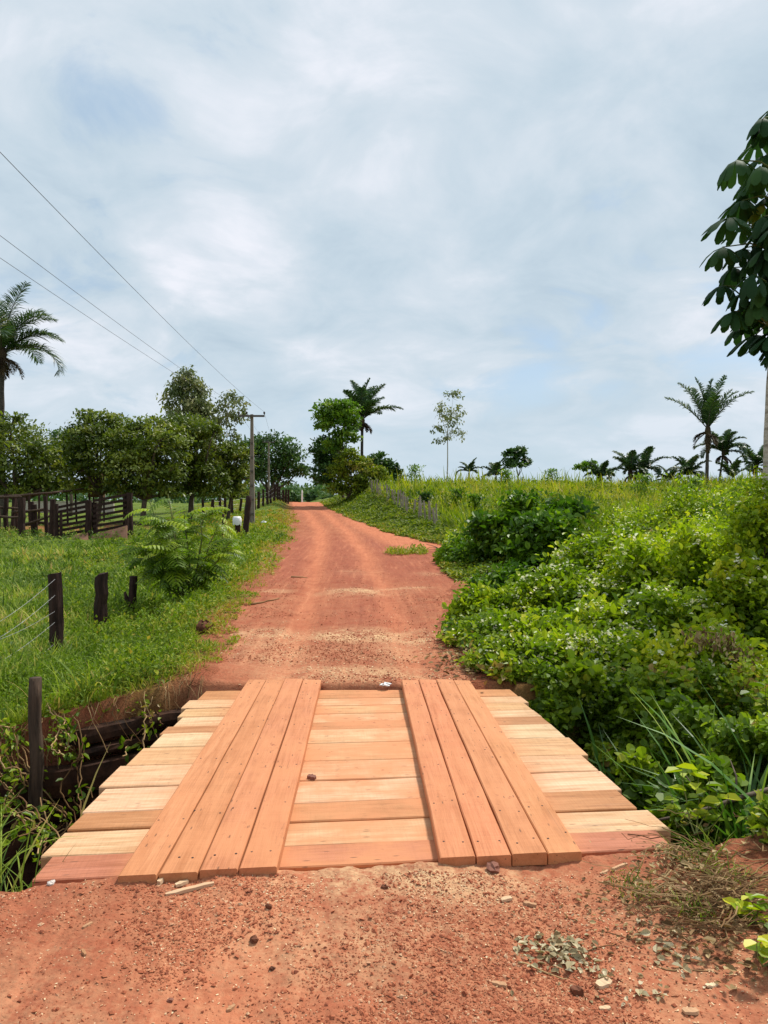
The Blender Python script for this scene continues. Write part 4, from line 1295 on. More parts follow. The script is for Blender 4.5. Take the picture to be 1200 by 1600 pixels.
for lab, px, yt, hw, Y in [
    ('round leaved vine mass under the long bladed grass beside the bridge', 985, 1105, 62, 6.5),
    ('round leaved vine mass in the shade right of the bridge edge', 1085, 1115, 85, 5.9),
    ('round leaved vine mass at the right edge beside the tall sedge', 1180, 1085, 70, 5.3),
    ('low vine mass just off the right side of the bridge boards', 1010, 1185, 52, 5.3),
    ('dark vine mass filling the ditch above the bare branch', 1090, 1195, 75, 4.9),
    ('vine curtain on the far ditch bank right behind the bridge corner', 845, 1055, 58, 6.95),
    ('vine curtain on the far ditch bank in the middle of the right side', 925, 1060, 66, 6.75),
    ('vine curtain on the far ditch bank below the dry plume', 1030, 1065, 80, 6.7),
    ('vine curtain on the far ditch bank at the right edge', 1140, 1050, 90, 6.6),
]:
    shrub('creeping_vine', lab, px, yt, hw, Y, M_vine, .06, 5200, LEAF_ROUND, 4, GV, cat='vine', fl_size=.02)

# ------------------------------------------------------------------ feather leaved sapling on the left
def mimosa():
    Y = 15.5
    x = X_at(290, Y); z = h1(x, Y)
    B = np.array([x, Y, z])
    root = thing('feathery_sapling', 'bushy bright sapling with feathery fern like leaves left of the road', 'sapling', B)
    k = Y / 1200.
    st = MB(); lv = MB()
    tips = [(215, 800, -.3), (240, 788, .2), (265, 778, 0), (300, 775, .2), (330, 790, 0), (352, 800, .3), (220, 835, 0), (250, 825, -.5), (280, 815, -.4), (310, 815, -.5), (340, 825, -.3), (365, 840, .2), (230, 860, -.4), (260, 850, -.7), (290, 845, -.8), (320, 850, -.7), (350, 860, -.3), (300, 830, .5), (260, 830, .6), (340, 845, .6), (210, 850, .5), (275, 880, -.6), (315, 885, -.5), (245, 885, -.2), (345, 885, -.1), (290, 868, -.8)]
    for (px, py, dy) in tips:
        if rng.random() < .12: continue
        e = at(278 + (px - 285) * .86 + rng.normal(0, 9), 848 + (py - 850) * .95 + rng.normal(0, 8), Y + dy)
        a = B + np.array([rng.normal() * .1, rng.normal() * .1, -.05])
        t = np.linspace(0, 1, 7)[:, None]
        pts = a + (e - a) * t ** np.array([1.0, 1.0, .8]) + rng.normal(size=(7, 3)) * .03
        st.tube(pts, .028 - .02 * t[:, 0], 5, cap=False)
        # feather leaves along the upper half of the shoot
        for q in range(12):
            tt = rng.uniform(.4, 1.0)
            b = a + (e - a) * np.array([tt, tt, tt ** .8])
            o = b - B; o[2] = 0
            az = math.atan2(o[1], o[0]) + rng.normal(0, 1.0)
            L = rng.uniform(.34, .66)
            el = rng.uniform(-.1, .8); dr_ = rng.uniform(.7, 1.6)
            n = 9
            s = np.linspace(0, 1, n)
            ee = el - dr_ * s
            hst = np.concatenate([[0], np.cumsum(np.cos(ee[:-1]))]) * L / (n - 1)
            vst = np.concatenate([[0], np.cumsum(np.sin(ee[:-1]))]) * L / (n - 1)
            P = np.stack([b[0] + hst * math.cos(az), b[1] + hst * math.sin(az), b[2] + vst], -1)
            T = norm(np.gradient(P, axis=0))
            side = np.array([-math.sin(az), math.cos(az), 0])
            up = norm(np.cross(side[None], T) * 1.0)
            up = np.where(up[:, 2:3] < 0, -up, up)
            st.tube(P, .004, 3, cap=False)
            pl = L * .34 * np.sin(PI * (.18 + .72 * s)) ** .8
            rr = rng.random() ** 1.3
            for sg in (-1, 1):
                d = norm(side[None] * sg + T * .35 + np.array([0, 0, -.15]))
                w = T * (L / n * .42)
                tip = P + d * pl[:, None] + np.array([0, 0, -.25]) * pl[:, None]
                mid = P + d * pl[:, None] * .5
                V = np.stack([P - w * .5, P + w * .5, mid + w, mid - w, tip + w * .35, tip - w * .35], 1)
                F = np.array([[(0, 1, 2, 3), (3, 2, 4, 5)]]) + (np.arange(n) * 6)[:, None, None]
                lv.add(V.reshape(-1, 3), F.reshape(-1, 4), np.clip(rr + rng.normal(0, .12, 2 * n), 0, 1))
    st.build('stems', M_stemg, root, True, B)
    lv.build('foliage', M_fern, root, False, B)


mimosa()

# ------------------------------------------------------------------ posts and fences
def post_mesh(mb, base, h, r, lean=(0, 0), sides=9, top_cut=.03, square=False, rough=.07, n=8):
    t = np.linspace(0, 1, n)
    pts = np.asarray(base) + np.stack([lean[0] * t, lean[1] * t, -.3 + (h + .3) * t], -1)
    pts[1:-1, :2] += rng.normal(0, r * .07, (n - 2, 2))
    if square:
        c = rng.random() * .3; grv_ = 1 + .09 * rng.normal(size=8)
        V = []
        for i, p in enumerate(pts):
            for q in range(8):
                a = q * PI / 4 + PI / 8 + c
                rr = r * (1.1 * grv_[q] + .035 * rng.normal())
                V.append((p[0] + rr * math.cos(a) * .95, p[1] + rr * math.sin(a) * 1.1, p[2] + (top_cut * (math.cos(a) + .5 * rng.normal()) if i == n - 1 else 0)))
        F = [(i * 8 + q, i * 8 + (q + 1) % 8, (i + 1) * 8 + (q + 1) % 8, (i + 1) * 8 + q) for i in range(n - 1) for q in range(8)]
        mb.add(V, F, .5)
        mb.parts.append((np.zeros((0, 3)), np.array([[mb.n - 8 + q for q in range(8)]]), np.array([.5])))
    else:
        mb.tube(pts, r * (1.06 - .1 * t), sides, rough=rough)


GPST = 'dark wooden posts standing in the left verge'
# near tall post with its wires
Yp = 10.4
xp = X_at(88, Yp); zp_ = Z_at(1040, Yp)
B = np.array([xp, Yp, zp_])
r0 = thing('fence_post', 'thick square dark fence post with wires running off to the left', 'fence post', B, GPST)
m_ = MB(); post_mesh(m_, B, Z_at(894, Yp) - zp_, .088, (-.03, 0), square=True, top_cut=.012)
m_.build('post', M_post, r0, False, B)
for j, (yw, y_edge) in enumerate([(905, 975), (930, 1000), (955, 985), (972, 1035), (1005, 1075)]):
    wm = MB()
    a = at(86, yw, Yp - .09)
    e = at(-70, y_edge + 35, Yp - 3.2)
    t = np.linspace(0, 1, 14)[:, None]
    w_ = a + (e - a) * t; w_[:, 2] -= .06 * np.sin(PI * t[:, 0])
    wm.tube(w_, .0022, 4, cap=False)
    for q in np.linspace(.04, .96, 16):
        c = a + (e - a) * q; c[2] -= .06 * math.sin(PI * q)
        d = rdir(1)[0] * .016
        wm.tube(np.array([c - d, c + d]), .0016, 3, cap=False)
    wm.build('wire_strand', M_wire, r0, False, B)


def lone_post(label, px, ybot, ytop, Y, r, mat, lean=0, square=False, fork=False, group=GPST):
    x = X_at(px, Y); z = Z_at(ybot, Y)
    B = np.array([x, Y, z])
    m_ = MB(); post_mesh(m_, (0, 0, 0), Z_at(ytop, Y) - z, r, (lean, 0), square=square)
    if fork:
        hh = Z_at(ytop, Y) - z
        m_.tube(np.array([(lean * .3, 0, hh * .35), (-.09, -.01, hh * .52), (-.12, -.01, hh * .66)]), [.05, .045, .022], 7)
    o = m_.build('fence_post', mat, None, not square, (0, 0, 0))
    o.location = B
    tag(o, label, 'fence post', group)
    return o


lone_post('leaning dark post second from the bridge in the left verge', 156, 975, 895, 13, .10, M_post, .02, True)
lone_post('thin dark post with a broken side branch in the left verge', 204, 970, 899, 15.5, .08, M_post, .05, False, True)
lone_post('round weathered post standing in the ditch edge left of the bridge', 53, 1225, 1055, 5.95, .05, M_postg, 0)

# farther verge posts near the pole
lone_post('short dark post with a white sack over its top', 370, 845, 808, 36, .13, M_post, .05)
lone_post('taller split dark post beside the white capped one', 381, 842, 775, 37, .15, M_post, .25)
lone_post('thin stick like post left of the white capped post', 348, 835, 803, 35, .06, M_post, .02)
Yb = 35.9
Bb = at(370.5, 812, Yb)
cm_ = MB()
th = np.linspace(0, 2 * PI, 13)[:-1]
V = []; rowsb = [(.0, .05), (.01, .16), (-.08, .2), (-.22, .21), (-.36, .19)]
for i, (zz_, rr) in enumerate(rowsb):
    for a in th:
        V.append((rr * math.cos(a) * (1 + .15 * rng.normal()), rr * math.sin(a) * (1 + .1 * rng.normal()), .14 + zz_ + .05 * rng.normal() * (i > 2)))
F = [(i * 12 + q, i * 12 + (q + 1) % 12, (i + 1) * 12 + (q + 1) % 12, (i + 1) * 12 + q) for i in range(4) for q in range(12)]
cm_.add(V, np.array(F)[:, ::-1], .5)
cm_.parts.append((np.zeros((0, 3)), np.array([[q for q in range(12)]]), np.array([.5])))
o = cm_.build('plastic_sack', M_white, None, True)
o.location = Bb
tag(o, 'white plastic sack draped over a short dark post', 'sack')

# grey stake fence on the right bank
pa = np.array([3.75, 36.0]); pb = np.array([.55, 72.0])
fence = thing('stake_fence', 'line of pale grey wooden stakes with wire along the right bank', 'fence', (3.75, 36, h1(3.75, 36)))
FO = np.array([3.75, 36, h1(3.75, 36)])
tops = []
nF = 36
for i in range(nF):
    f = (i / (nF - 1))
    p = pa + (pb - pa) * f + rng.normal(0, .08, 2)
    z = h1(*p)
    hh = 1.25 + rng.normal(0, .12)
    m_ = MB(); post_mesh(m_, (p[0], p[1], z), hh * rng.uniform(.8, 1.12), .035 + .03 * rng.random(), rng.normal(0, .09, 2), 7)
    m_.build('stake', M_postpale, fence, False, FO)
    tops.append((p[0], p[1], z))
for q in range(4):
    w_ = np.array([(a, b, c + .25 + .28 * q) for a, b, c in tops])
    m_ = MB(); m_.tube(w_, .006, 4, cap=False); m_.build('wire_strand', M_wire, fence, False, FO)

# dark posts on the left bank near the crest
fence2 = thing('dark_post_fence', 'row of dark posts on the left bank behind the concrete poles', 'fence', (X_at(365, 60), 60, h1(X_at(365, 60), 60)))
F2 = np.array(fence2.location)
tl = []
for i, (px, Y) in enumerate([(318, 58), (332, 58), (345, 59), (352, 60), (363, 60), (374, 61), (385, 62), (398, 64), (404, 65), (411, 67), (418, 68), (423, 69), (428, 71), (433, 73), (437, 75), (442, 77), (446, 79), (450, 81)]):
    x = X_at(px, Y); z = h1(x, Y)
    m_ = MB(); post_mesh(m_, (x, Y, z), 1.35 + rng.normal(0, .12), .1 + .03 * rng.random(), rng.normal(0, .06, 2), 7)
    m_.build('post', M_post, fence2, False, F2)
    tl.append((x, Y, z))
for q in range(3):
    w_ = np.array([(a, b, c + .4 + .35 * q) for a, b, c in tl])
    m_ = MB(); m_.tube(w_, .008, 4, cap=False); m_.build('wire_strand', M_wire, fence2, False, F2)

# corral
def corral():
    Y = 37.
    O = np.array([X_at(60, Y), Y, h1(X_at(60, Y), Y)])
    root = thing('cattle_corral', 'weathered corral of dark uprights and rough poles at the far left', 'corral', O)
    ups = [(-5, 775, 830, 37, .2), (8, 772, 832, 38, .12), (18, 775, 830, 40, .1), (33, 778, 840, 35.5, .17), (52, 784, 836, 36.5, .11), (57, 788, 836, 36.5, .1), (73, 775, 838, 36, .1), (81, 780, 838, 35.5, .14), (26, 772, 826, 41, .08), (46, 770, 812, 43, .07), (60, 768, 805, 44, .06), (72, 772, 812, 42, .07), (106, 765, 800, 46, .06), (120, 762, 790, 50, .06), (-20, 772, 832, 38, .14), (-40, 775, 835, 36, .14)]
    pp = []
    for (px, yt, yb, yy, r) in ups:
        x = X_at(px, yy); z = h1(x, yy)
        m_ = MB(); post_mesh(m_, (x, yy, z), max(Z_at(yt, yy) - z, .6), r, rng.normal(0, .07, 2), 8)
        m_.build('upright', M_post, root, False, O)
    rails = [((-40, 778, 37), (33, 776, 37)), ((0, 776, 40), (80, 770, 40)), ((33, 800, 36), (75, 795, 36.5)), ((-30, 805, 38), (33, 808, 36)), ((33, 822, 36), (80, 805, 36)), ((20, 800, 40), (80, 798, 40)), ((50, 815, 37), (80, 818, 36.5)), ((-20, 792, 38), (30, 795, 38)), ((80, 770, 44), (130, 764, 47))]
    for a, b in rails:
        p = at(*a); q = at(*b)
        m_ = MB(); limb(m_, p, q, .07, .05, 6, .03)
        m_.build('rail', M_postg, root, True, O)
    # loading ramp with slatted sides
    Yr = 35.
    O2 = np.array([X_at(150, Yr), Yr, h1(X_at(150, Yr), Yr)])
    rp = thing('loading_ramp', 'sloping cattle loading ramp with dark slatted sides and a brown board', 'ramp', O2)
    for (px, yt, yb, yy, r) in [(88, 787, 842, 34.6, .1), (95, 800, 845, 34.4, .07), (138, 782, 842, 34.8, .15), (148, 785, 840, 35, .13), (196, 772, 832, 35.2, .12), (203, 770, 850, 35, .14), (198, 800, 856, 34.3, .08)]:
        x = X_at(px, yy); z = min(h1(x, yy), Z_at(yb, yy))
        m_ = MB(); post_mesh(m_, (x, yy, z), Z_at(yt, yy) - z, r, (0, 0), 8)
        m_.build('upright', M_post, rp, False, O2)
    for (x0, y0, x1, y1_, n, s0, s1) in [(90, 793, 138, 783, 7, 7.3, 7.6), (149, 782, 198, 773, 7, 8, 8)]:
        for q in range(n):
            p = at(x0, y0 + q * s0, 34.7); e = at(x1, y1_ + q * s1, 35)
            d = norm((e - p)[None])[0]
            m_ = MB(); mid = (p + e) / 2
            upv = np.array([0, 0, 1.]) - d * d[2]; upv /= np.linalg.norm(upv)
            m_.box(mid, (np.linalg.norm(e - p) / 2 + .1, .03, .055 + .012 * rng.random()), np.stack([d, np.cross(upv, d), upv], 1))
            m_.build('slat', M_post, rp, False, O2)
    # brown sloping boards: main and little one
    for (c4, ln) in [([(144, 838), (199, 822), (199, 844), (144, 862)], .6), ([(102, 842), (138, 834), (138, 845), (102, 853)], .5)]:
        P4 = [at(px, py, 34.2 - (0.5 if i > 1 else 0)) for i, (px, py) in enumerate(c4)]
        P4 = np.array(P4); nrm = np.cross(P4[1] - P4[0], P4[3] - P4[0]); nrm /= np.linalg.norm(nrm)
        V = np.vstack([P4, P4 - nrm * .06])
        m_ = MB(); m_.add(V, [(0, 1, 2, 3), (7, 6, 5, 4), (0, 4, 5, 1), (1, 5, 6, 2), (2, 6, 7, 3), (3, 7, 4, 0)], .5)
        m_.build('ramp_board', M_ramp, rp, False, O2)
    # small brown shed with pale lattice below the trees
    Ys = 51.
    xs_ = X_at(147, Ys); zs = h1(xs_, Ys)
    O3 = np.array([xs_, Ys, zs])
    sh = thing('wooden_shed', 'small brown shed with a pale lattice opening under the cashew trees', 'shed', O3)
    w = 9.5 * Ys / 1200; zt = Z_at(738, Ys); zb = Z_at(777, Ys)
    m_ = MB(); m_.box((xs_, Ys + .5, (zt + zb) / 2), (w, .5, (zt - zb) / 2)); m_.build('wall', M_brown, sh, False, O3)
    m_ = MB(); m_.box((xs_, Ys + .5, zt + .05), (w + .03, .54, .03)); m_.build('roof', M_brown, sh, False, O3)
    for sx in (-1, 1):
        for sy in (.1, .9):
            m_ = MB(); m_.tube(np.array([(xs_ + sx * (w - .06), Ys + sy, zs - .2), (xs_ + sx * (w - .06), Ys + sy, zb)]), .06, 7); m_.build('leg', M_post, sh, False, O3)
    m_ = MB()
    z0, z1 = Z_at(754, Ys), Z_at(744, Ys)
    for q in range(4):
        xx = xs_ - .12 + q * .12
        m_.box((xx, Ys - .03, (z0 + z1) / 2), (.013, .02, (z1 - z0) / 2))
    for zz_ in (z0, (z0 + z1) / 2, z1):
        m_.box((xs_ + .06, Ys - .055, zz_), (.2, .012, .013))
    m_.build('window_lattice', M_latt, sh, False, O3)
    # low pale wall far behind the trees
    Yw = 70.
    m_ = MB()
    p = at(40, 778, Yw); q_ = at(178, 775, Yw)
    m_.box(((p[0] + q_[0]) / 2, Yw, h1(p[0], Yw) + .35), ((q_[0] - p[0]) / 2, .12, .55))
    m_.box(((p[0] + q_[0]) / 2, Yw, h1(p[0], Yw) + .93), ((q_[0] - p[0]) / 2 + .04, .16, .03))
    o = m_.build('boundary_wall', simple('dusty_render', (.5, .42, .36), .9), None)
    tag(o, 'low pale wall glimpsed behind the corral and trees', 'wall')


corral()

# ------------------------------------------------------------------ poles and power lines
def pole(label, px, Y, ytop, group, arm=1.0):
    x = X_at(px + 4, Y) if False else X_at(px, Y)
    z = h1(x, Y) - .2
    B = np.array([x, Y, z])
    top = Z_at(ytop, Y)
    root = thing('utility_pole', label, 'pole', B, group)
    m_ = MB(); n = 12
    hgt = top - z
    # double T section: two flanges joined by a web with openings
    V = []
    for i in range(n + 1):
        t = i / n
        w = .16 - .075 * t; d = .12 - .05 * t; f = .035
        zz_ = z + hgt * t
        xx = x + .22 * t * 0
        prof = [(-w, -d), (-w + f, -d), (-w + f, -.03), (w - f, -.03), (w - f, -d), (w, -d), (w, d), (w - f, d), (w - f, .03), (-w + f, .03), (-w + f, d), (-w, d)]
        V += [(xx + a, Y + b, zz_) for a, b in prof]
    F = [(i * 12 + q, i * 12 + (q + 1) % 12, (i + 1) * 12 + (q + 1) % 12, (i + 1) * 12 + q) for i in range(n) for q in range(12)]
    m_.add(V, F, .5)
    m_.parts.append((np.zeros((0, 3)), np.array([[n * 12 + q for q in range(12)]]), np.array([.5])))
    shaft = m_.build('shaft', M_conc, root, False, B)
    for q in range(6):
        t = .12 + q * .125
        w = .17 - .07 * t; d = .13 - .05 * t
        m_ = MB(); m_.box((x, Y - d + .03, z + hgt * t), (w - .036, .025, .05)); m_.build('web_rung', M_concdark, shaft, False, B)
    m_ = MB(); m_.box((x, Y - .14, top - .12), (20 * 48 / 1200 * 1.0, .05, .06)); am = m_.build('cross_arm', M_concdark, root, False, B)
    ins = []
    for sx in (-.78, -.3, .78):
        m_ = MB()
        c = np.array([x + sx, Y - .14, top - .06])
        m_.tube(c + np.array([(0, 0, 0), (0, 0, .06), (0, 0, .07), (0, 0, .13), (0, 0, .14), (0, 0, .2), (0, 0, .22)]), [.02, .02, .06, .05, .07, .045, .01], 9)
        m_.build('insulator', M_insul, am, True, B)
        ins.append(c + [0, 0, .2])
    return ins


GU = 'concrete utility poles along the left verge'
i1 = pole('near concrete pole with a crossarm in the left verge', 394, 48, 648, GU)
i2 = pole('farther concrete pole in front of the round crowned tree', 420, 104, 690, GU)
i0 = [(-5.15, -9, 6.75), (-4.9 - 1.35, -9, 6.7), (-4.3, -9, 6.95)]
i0 = [(-6.3, -9, 6.3), (-5.7, -9, 6.4), (-4.25, -9, 6.65)]
GL = 'power lines over the left pasture'
for k, (lab, sag) in enumerate([('lowest leftmost power line running to the near pole', .35), ('middle power line running to the near pole', .4), ('rightmost highest power line running to the near pole', .45)]):
    m_ = MB()
    a = np.array(i0[k]); b = np.array(i1[k])
    t = np.linspace(0, 1, 60)
    P = a + (b - a) * t[:, None]; P[:, 2] -= 4 * sag * t * (1 - t)
    m_.tube(P, .005, 5, cap=False)
    o = m_.build('power_line', M_cable, None, True)
    tag(o, lab, 'power line', GL)
for k, lab in enumerate(['leftmost power line between the two poles', 'middle power line between the two poles', 'rightmost power line between the two poles']):
    m_ = MB()
    a = np.array(i1[k]); b = np.array(i2[k])
    t = np.linspace(0, 1, 40)
    P = a + (b - a) * t[:, None]; P[:, 2] -= 4 * .4 * t * (1 - t)
    m_.tube(P, .006, 4, cap=False)
    tag(m_.build('power_line', M_cable, None, True), lab, 'power line', GL)
# white marker post beyond the crest
Yk = 100.
xk = X_at(472, Yk); zk = h1(xk, Yk)
m_ = MB(); post_mesh(m_, (0, 0, 0), Z_at(767, Yk) - zk, .1, (0, 0), 8)
m_.tube(np.array([(0, 0, Z_at(767, Yk) - zk), (0, 0, Z_at(767, Yk) - zk + .12)]), [.12, .05], 8)
o = m_.build('marker_post', M_white, None, True); o.location = (xk, Yk, zk)
tag(o, 'thin white post standing beyond the crest of the road', 'post')

# ------------------------------------------------------------------ grass and weeds (uncountable)
def wedge(n, y0, y1, xf0, xf1, pw=1.0):
    """points thinning out with distance; xf0,xf1 give the side limits at a given y"""
    u = rng.random(n)
    if pw == 0: y = y0 + (y1 - y0) * u
    else:
        y = (y0 ** -pw + u * (y1 ** -pw - y0 ** -pw)) ** (-1 / pw)
    a = xf0(y); b = xf1(y)
    x = a + (b - a) * rng.random(n)
    return x, y


def ditchfree(x, y, lim=.3):
    return ditch(x, y) < lim


def clumps_of_leaves(mb, cx, cy, rad, hgt, per, leaf, tm, rv, spread=.25):
    """little leafy plants: leaves on a dome round each centre"""
    n = len(cx)
    idx_ = np.repeat(np.arange(n), per)
    N = len(idx_)
    u = rdir(N); u[:, 2] = np.abs(u[:, 2])
    f = .45 + .55 * rng.random((N, 1))
    X = cx[idx_] + u[:, 0] * rad[idx_] * f[:, 0]; Y_ = cy[idx_] + u[:, 1] * rad[idx_] * f[:, 0]
    P = np.stack([X, Y_, H(X, Y_) + u[:, 2] * hgt[idx_] * f[:, 0] + .01], -1)
    d = norm(u * .7 + rdir(N) * .7 + [0, 0, .1]); nn = norm(np.array([0, 0, 1.]) + rdir(N) * .5 + u * .3)
    mb.inst(*tm, P, axes(d, nn), leaf[idx_] * (.65 + .7 * rng.random(N)), np.clip(rv[idx_] + rng.normal(0, .16, N), 0, 1))


def tufts(mb, cx, cy, rad, L, W, per, rv, lean0=.1, lean1=.6, curl=1.2, rows=4, zoff=0.0):
    """grass tufts: blades leaning outwards from each centre"""
    n = len(cx)
    idx_ = np.repeat(np.arange(n), per)
    N = len(idx_)
    a = rng.random(N) * 2 * PI
    f = rng.random(N) ** .7
    X = cx[idx_] + np.cos(a) * rad[idx_] * f; Y_ = cy[idx_] + np.sin(a) * rad[idx_] * f
    P = np.stack([X, Y_, H(X, Y_) + zoff], -1)
    blades(mb, P, a + rng.normal(0, .5, N), L[idx_] * (.5 + .7 * rng.random(N)) * (1.1 - .35 * f), W[idx_] * (.7 + .6 * rng.random(N)), lean0 + lean1 * f * (.5 + rng.random(N)), .2 + curl * rng.random(N), np.clip(rv[idx_] + rng.normal(0, .14, N), 0, 1), rows)


# left verge: small leafy weeds between road and pasture
mb = MB()
n = 9000
x, y = wedge(n, 6.0, 62, lambda y: Lx(y) - np.clip(1.4 + y * .2, 2.3, 6.5), lambda y: Lx(y) + .15, .9)
edge = Lx(y) - x
den = fbm(x, y, .9, 90)
keep = (rng.random(n) < np.clip((den - .3) * 4, .05, 1) * np.clip(.1 + edge * .9, 0, 1)) & ditchfree(x, y)
x, y, den, edge = x[keep], y[keep], den[keep], edge[keep]
tall = np.clip(.3 + edge * .8, .22, 1.5) * (1 - .6 * sst(28, 45, y))
rv = np.clip(.2 + .35 * rng.random(len(x)) + .35 * (1 - np.clip(edge / 1.5, 0, 1)) + .3 * sst(25, 45, y) + 1.1 * (fbm(x, y, .5, 92) - .5), 0, 1)
nr = y < 17
k = nr
clumps_of_leaves(mb, x[k], y[k], (.06 + .13 * rng.random(k.sum())) * (.6 + .5 * tall[k]), (.04 + .26 * rng.random(k.sum())) * tall[k], 26, np.clip(.024 + .0022 * y[k], .03, .09), LEAF_MED, rv[k])
k = ~nr
clumps_of_leaves(mb, x[k], y[k], .12 + .22 * rng.random(k.sum()), (.05 + .3 * rng.random(k.sum())) * tall[k], 16, np.clip(.024 + .0022 * y[k], .03, .14), LEAF_FAR, rv[k])
n = 620
x, y = wedge(n, 6.3, 45, lambda y: Lx(y) - np.clip(1.6 + y * .22, 2.6, 8), lambda y: Lx(y) - .35, .9)
k = ditchfree(x, y) & (fbm(x, y, .7, 95) > .42)
x, y = x[k], y[k]; n = len(x)
clumps_of_leaves(mb, x, y, .12 + .2 * rng.random(n), (.2 + .35 * rng.random(n)) * (1 - .5 * sst(25, 40, y)), 70, np.clip(.035 + .0026 * y, .05, .13), LEAF_MED, .1 + .5 * rng.random(n))
n = 45
x = rng.uniform(.9, 2.1, n); y = 24.1 + (x - 1.4) * .25 + rng.normal(0, .35, n)
clumps_of_leaves(mb, x, y, .1 + .12 * rng.random(n), .06 + .2 * rng.random(n), 16, A(n, .07), LEAF_FAR, .5 + .4 * rng.random(n))
tufts(mb, x, y, A(n, .1), .12 + .15 * rng.random(n), A(n, .02), 8, .5 + .4 * rng.random(n), rows=3)
n = 5200
x, y = wedge(n, 6.2, 85, lambda y: Lx(y) - np.clip(1.6 + y * .2, 2.5, 9), lambda y: Lx(y) + .1, .7)
edge = Lx(y) - x
keep = (rng.random(n) < np.clip(.15 + edge * .8, 0, 1)) & ditchfree(x, y)
x, y, edge = x[keep], y[keep], edge[keep]; n = len(x)
rv = np.clip(.25 + .3 * rng.random(n) + .35 * (1 - np.clip(edge / 1.5, 0, 1)) + .35 * sst(30, 50, y), 0, 1)
tufts(mb, x, y, .04 + .08 * rng.random(n) + .003 * y, (.1 + .18 * rng.random(n)) * np.clip(.5 + edge * .5, .4, 1), np.clip(.005 + .0007 * y, .007, .05), 14, rv, rows=3)
tag(mb.build('verge_weeds', M_weed, None), 'low leafy weeds and short grass along the left road verge', 'weeds', kind='stuff')

# pasture left
mb = MB()
n = 13000
x, y = wedge(n, 6.6, 95, lambda y: -3 - y * .62, lambda y: Lx(y) - np.clip(.9 + y * .11, 1.5, 4.5), .8)
d2 = fbm(x, y, .45, 104)
ramp_free = ~((y > 30.5) & (y < 36) & (x > X_at(95, 34)) & (x < X_at(206, 34)))
keep = (rng.random(n) < np.clip((d2 - .36) * 5, .06, 1)) & ditchfree(x, y) & ramp_free & ~((y > 34) & (y < 60) & (x < -8) & (fbm(x, y, .3, 108) > .42))
x, y, d2 = x[keep], y[keep], d2[keep]; n = len(x)
size = np.clip(.45 + 1.1 * rng.random(n) ** 1.5 + 1.2 * (d2 - .5), .3, 1.7) * (1 - .6 * sst(25, 36, y))
rv = np.clip(.4 + 1.7 * (fbm(x, y, .5, 110) - .5) + .75 * (rng.random(n) - .5) + .12 * sst(24, 40, y), 0, 1)
tufts(mb, x, y, .07 + .1 * rng.random(n) + .0035 * y, .3 * size, np.clip(.009 + .0010 * y, .012, .06), 20, rv)
tag(mb.build('pasture_grass', M_past, None), 'lush tufted green grass covering the left pasture', 'grass', kind='stuff')
mb = MB()
n = 7000
x, y = wedge(n, 6.6, 40, lambda y: -3 - y * .6, lambda y: Lx(y) - np.clip(1.2 + y * .13, 1.6, 4.5), .9)
d2 = fbm(x, y, .5, 114)
keep = (d2 > .44) & ditchfree(x, y)
x, y, d2 = x[keep], y[keep], d2[keep]; n = len(x)
clumps_of_leaves(mb, x, y, .1 + .2 * rng.random(n), .1 + .35 * rng.random(n), 20, np.clip(.03 + .0028 * y, .05, .12), LEAF_MED, rng.random(n) * .8)
M_clover = leafmat('pasture_herb', [(0, (0.070, 0.127, 0.021)), (.5, (0.169, 0.244, 0.043)), (1, (0.338, 0.392, 0.079))], .35, .6, .2, .5)
tag(mb.build('pasture_herbs', M_clover, None), 'blue green broad leaved herbs in patches between the pasture grass', 'weeds', kind='stuff')

# hillside right: tall yellow green grass in clumps
mb = MB()
n = 15000
hl = lambda y: np.where(y > 34, np.interp(y, [34, 72, 100], [4.6, .6, -3]), Rx(y) + 3.2)
x, y = wedge(n, 19, 98, hl, lambda y: 4 + y * .62, .35)
d2 = fbm(x, y, .22, 120)
keep = rng.random(n) < np.clip((d2 - .25) * 4, .25, 1)
x, y, d2 = x[keep], y[keep], d2[keep]; n = len(x)
L = np.clip(.5 + 1.0 * rng.random(n) ** 1.6 + 1.4 * (d2 - .5), .35, 2.0)
rv = np.clip(.42 + 1.7 * (fbm(x, y, .3, 130) - .5) + .5 * (rng.random(n) - .5), 0, 1)
tufts(mb, x, y, .15 + .3 * rng.random(n), L, np.clip(.016 + .0009 * y, .03, .1), 17, rv, .03, .45, 1.3, 4, -.03)
m2 = 1500
x2 = rng.uniform(-2, 46, m2); y2 = rng.uniform(50, 90, m2)
k2 = (x2 > hl(y2) + .3) & (fbm(x2, y2, .25, 133) > .5)
x2, y2 = x2[k2], y2[k2]; m2 = len(x2)
blades(mb, np.stack([x2, y2, H(x2, y2)], -1), rng.random(m2) * 2 * PI, rng.uniform(1.0, 2.4, m2), rng.uniform(.05, .13, m2), .02 + .15 * rng.random(m2), .1 + .6 * rng.random(m2), .3 + .6 * rng.random(m2), 5)
tag(mb.build('hillside_grass', M_hill, None), 'tall yellow green grass covering the hillside on the right', 'grass', kind='stuff')
# leafy weeds mixed into the slope
mb = MB()
n = 6500
x, y = wedge(n, 16, 92, lambda y: Rx(y) + 2.6, lambda y: 4 + y * .6, .4)
d2 = fbm(x, y, .2, 140)
keep = rng.random(n) < np.clip((d2 - .36) * 5, .05, 1)
x, y, d2 = x[keep], y[keep], d2[keep]; n = len(x)
hh = .3 + .9 * rng.random(n) ** 1.5 + 1.2 * np.clip(d2 - .5, 0, 1)
clumps_of_leaves(mb, x, y, .25 + .5 * rng.random(n), hh, 26, np.clip(.06 + .0022 * y, .09, .24), LEAF_FAR, rng.random(n) * .9)
tag(mb.build('hillside_weeds', M_olive, None), 'leafy weed clumps scattered through the hillside grass', 'weeds', kind='stuff')
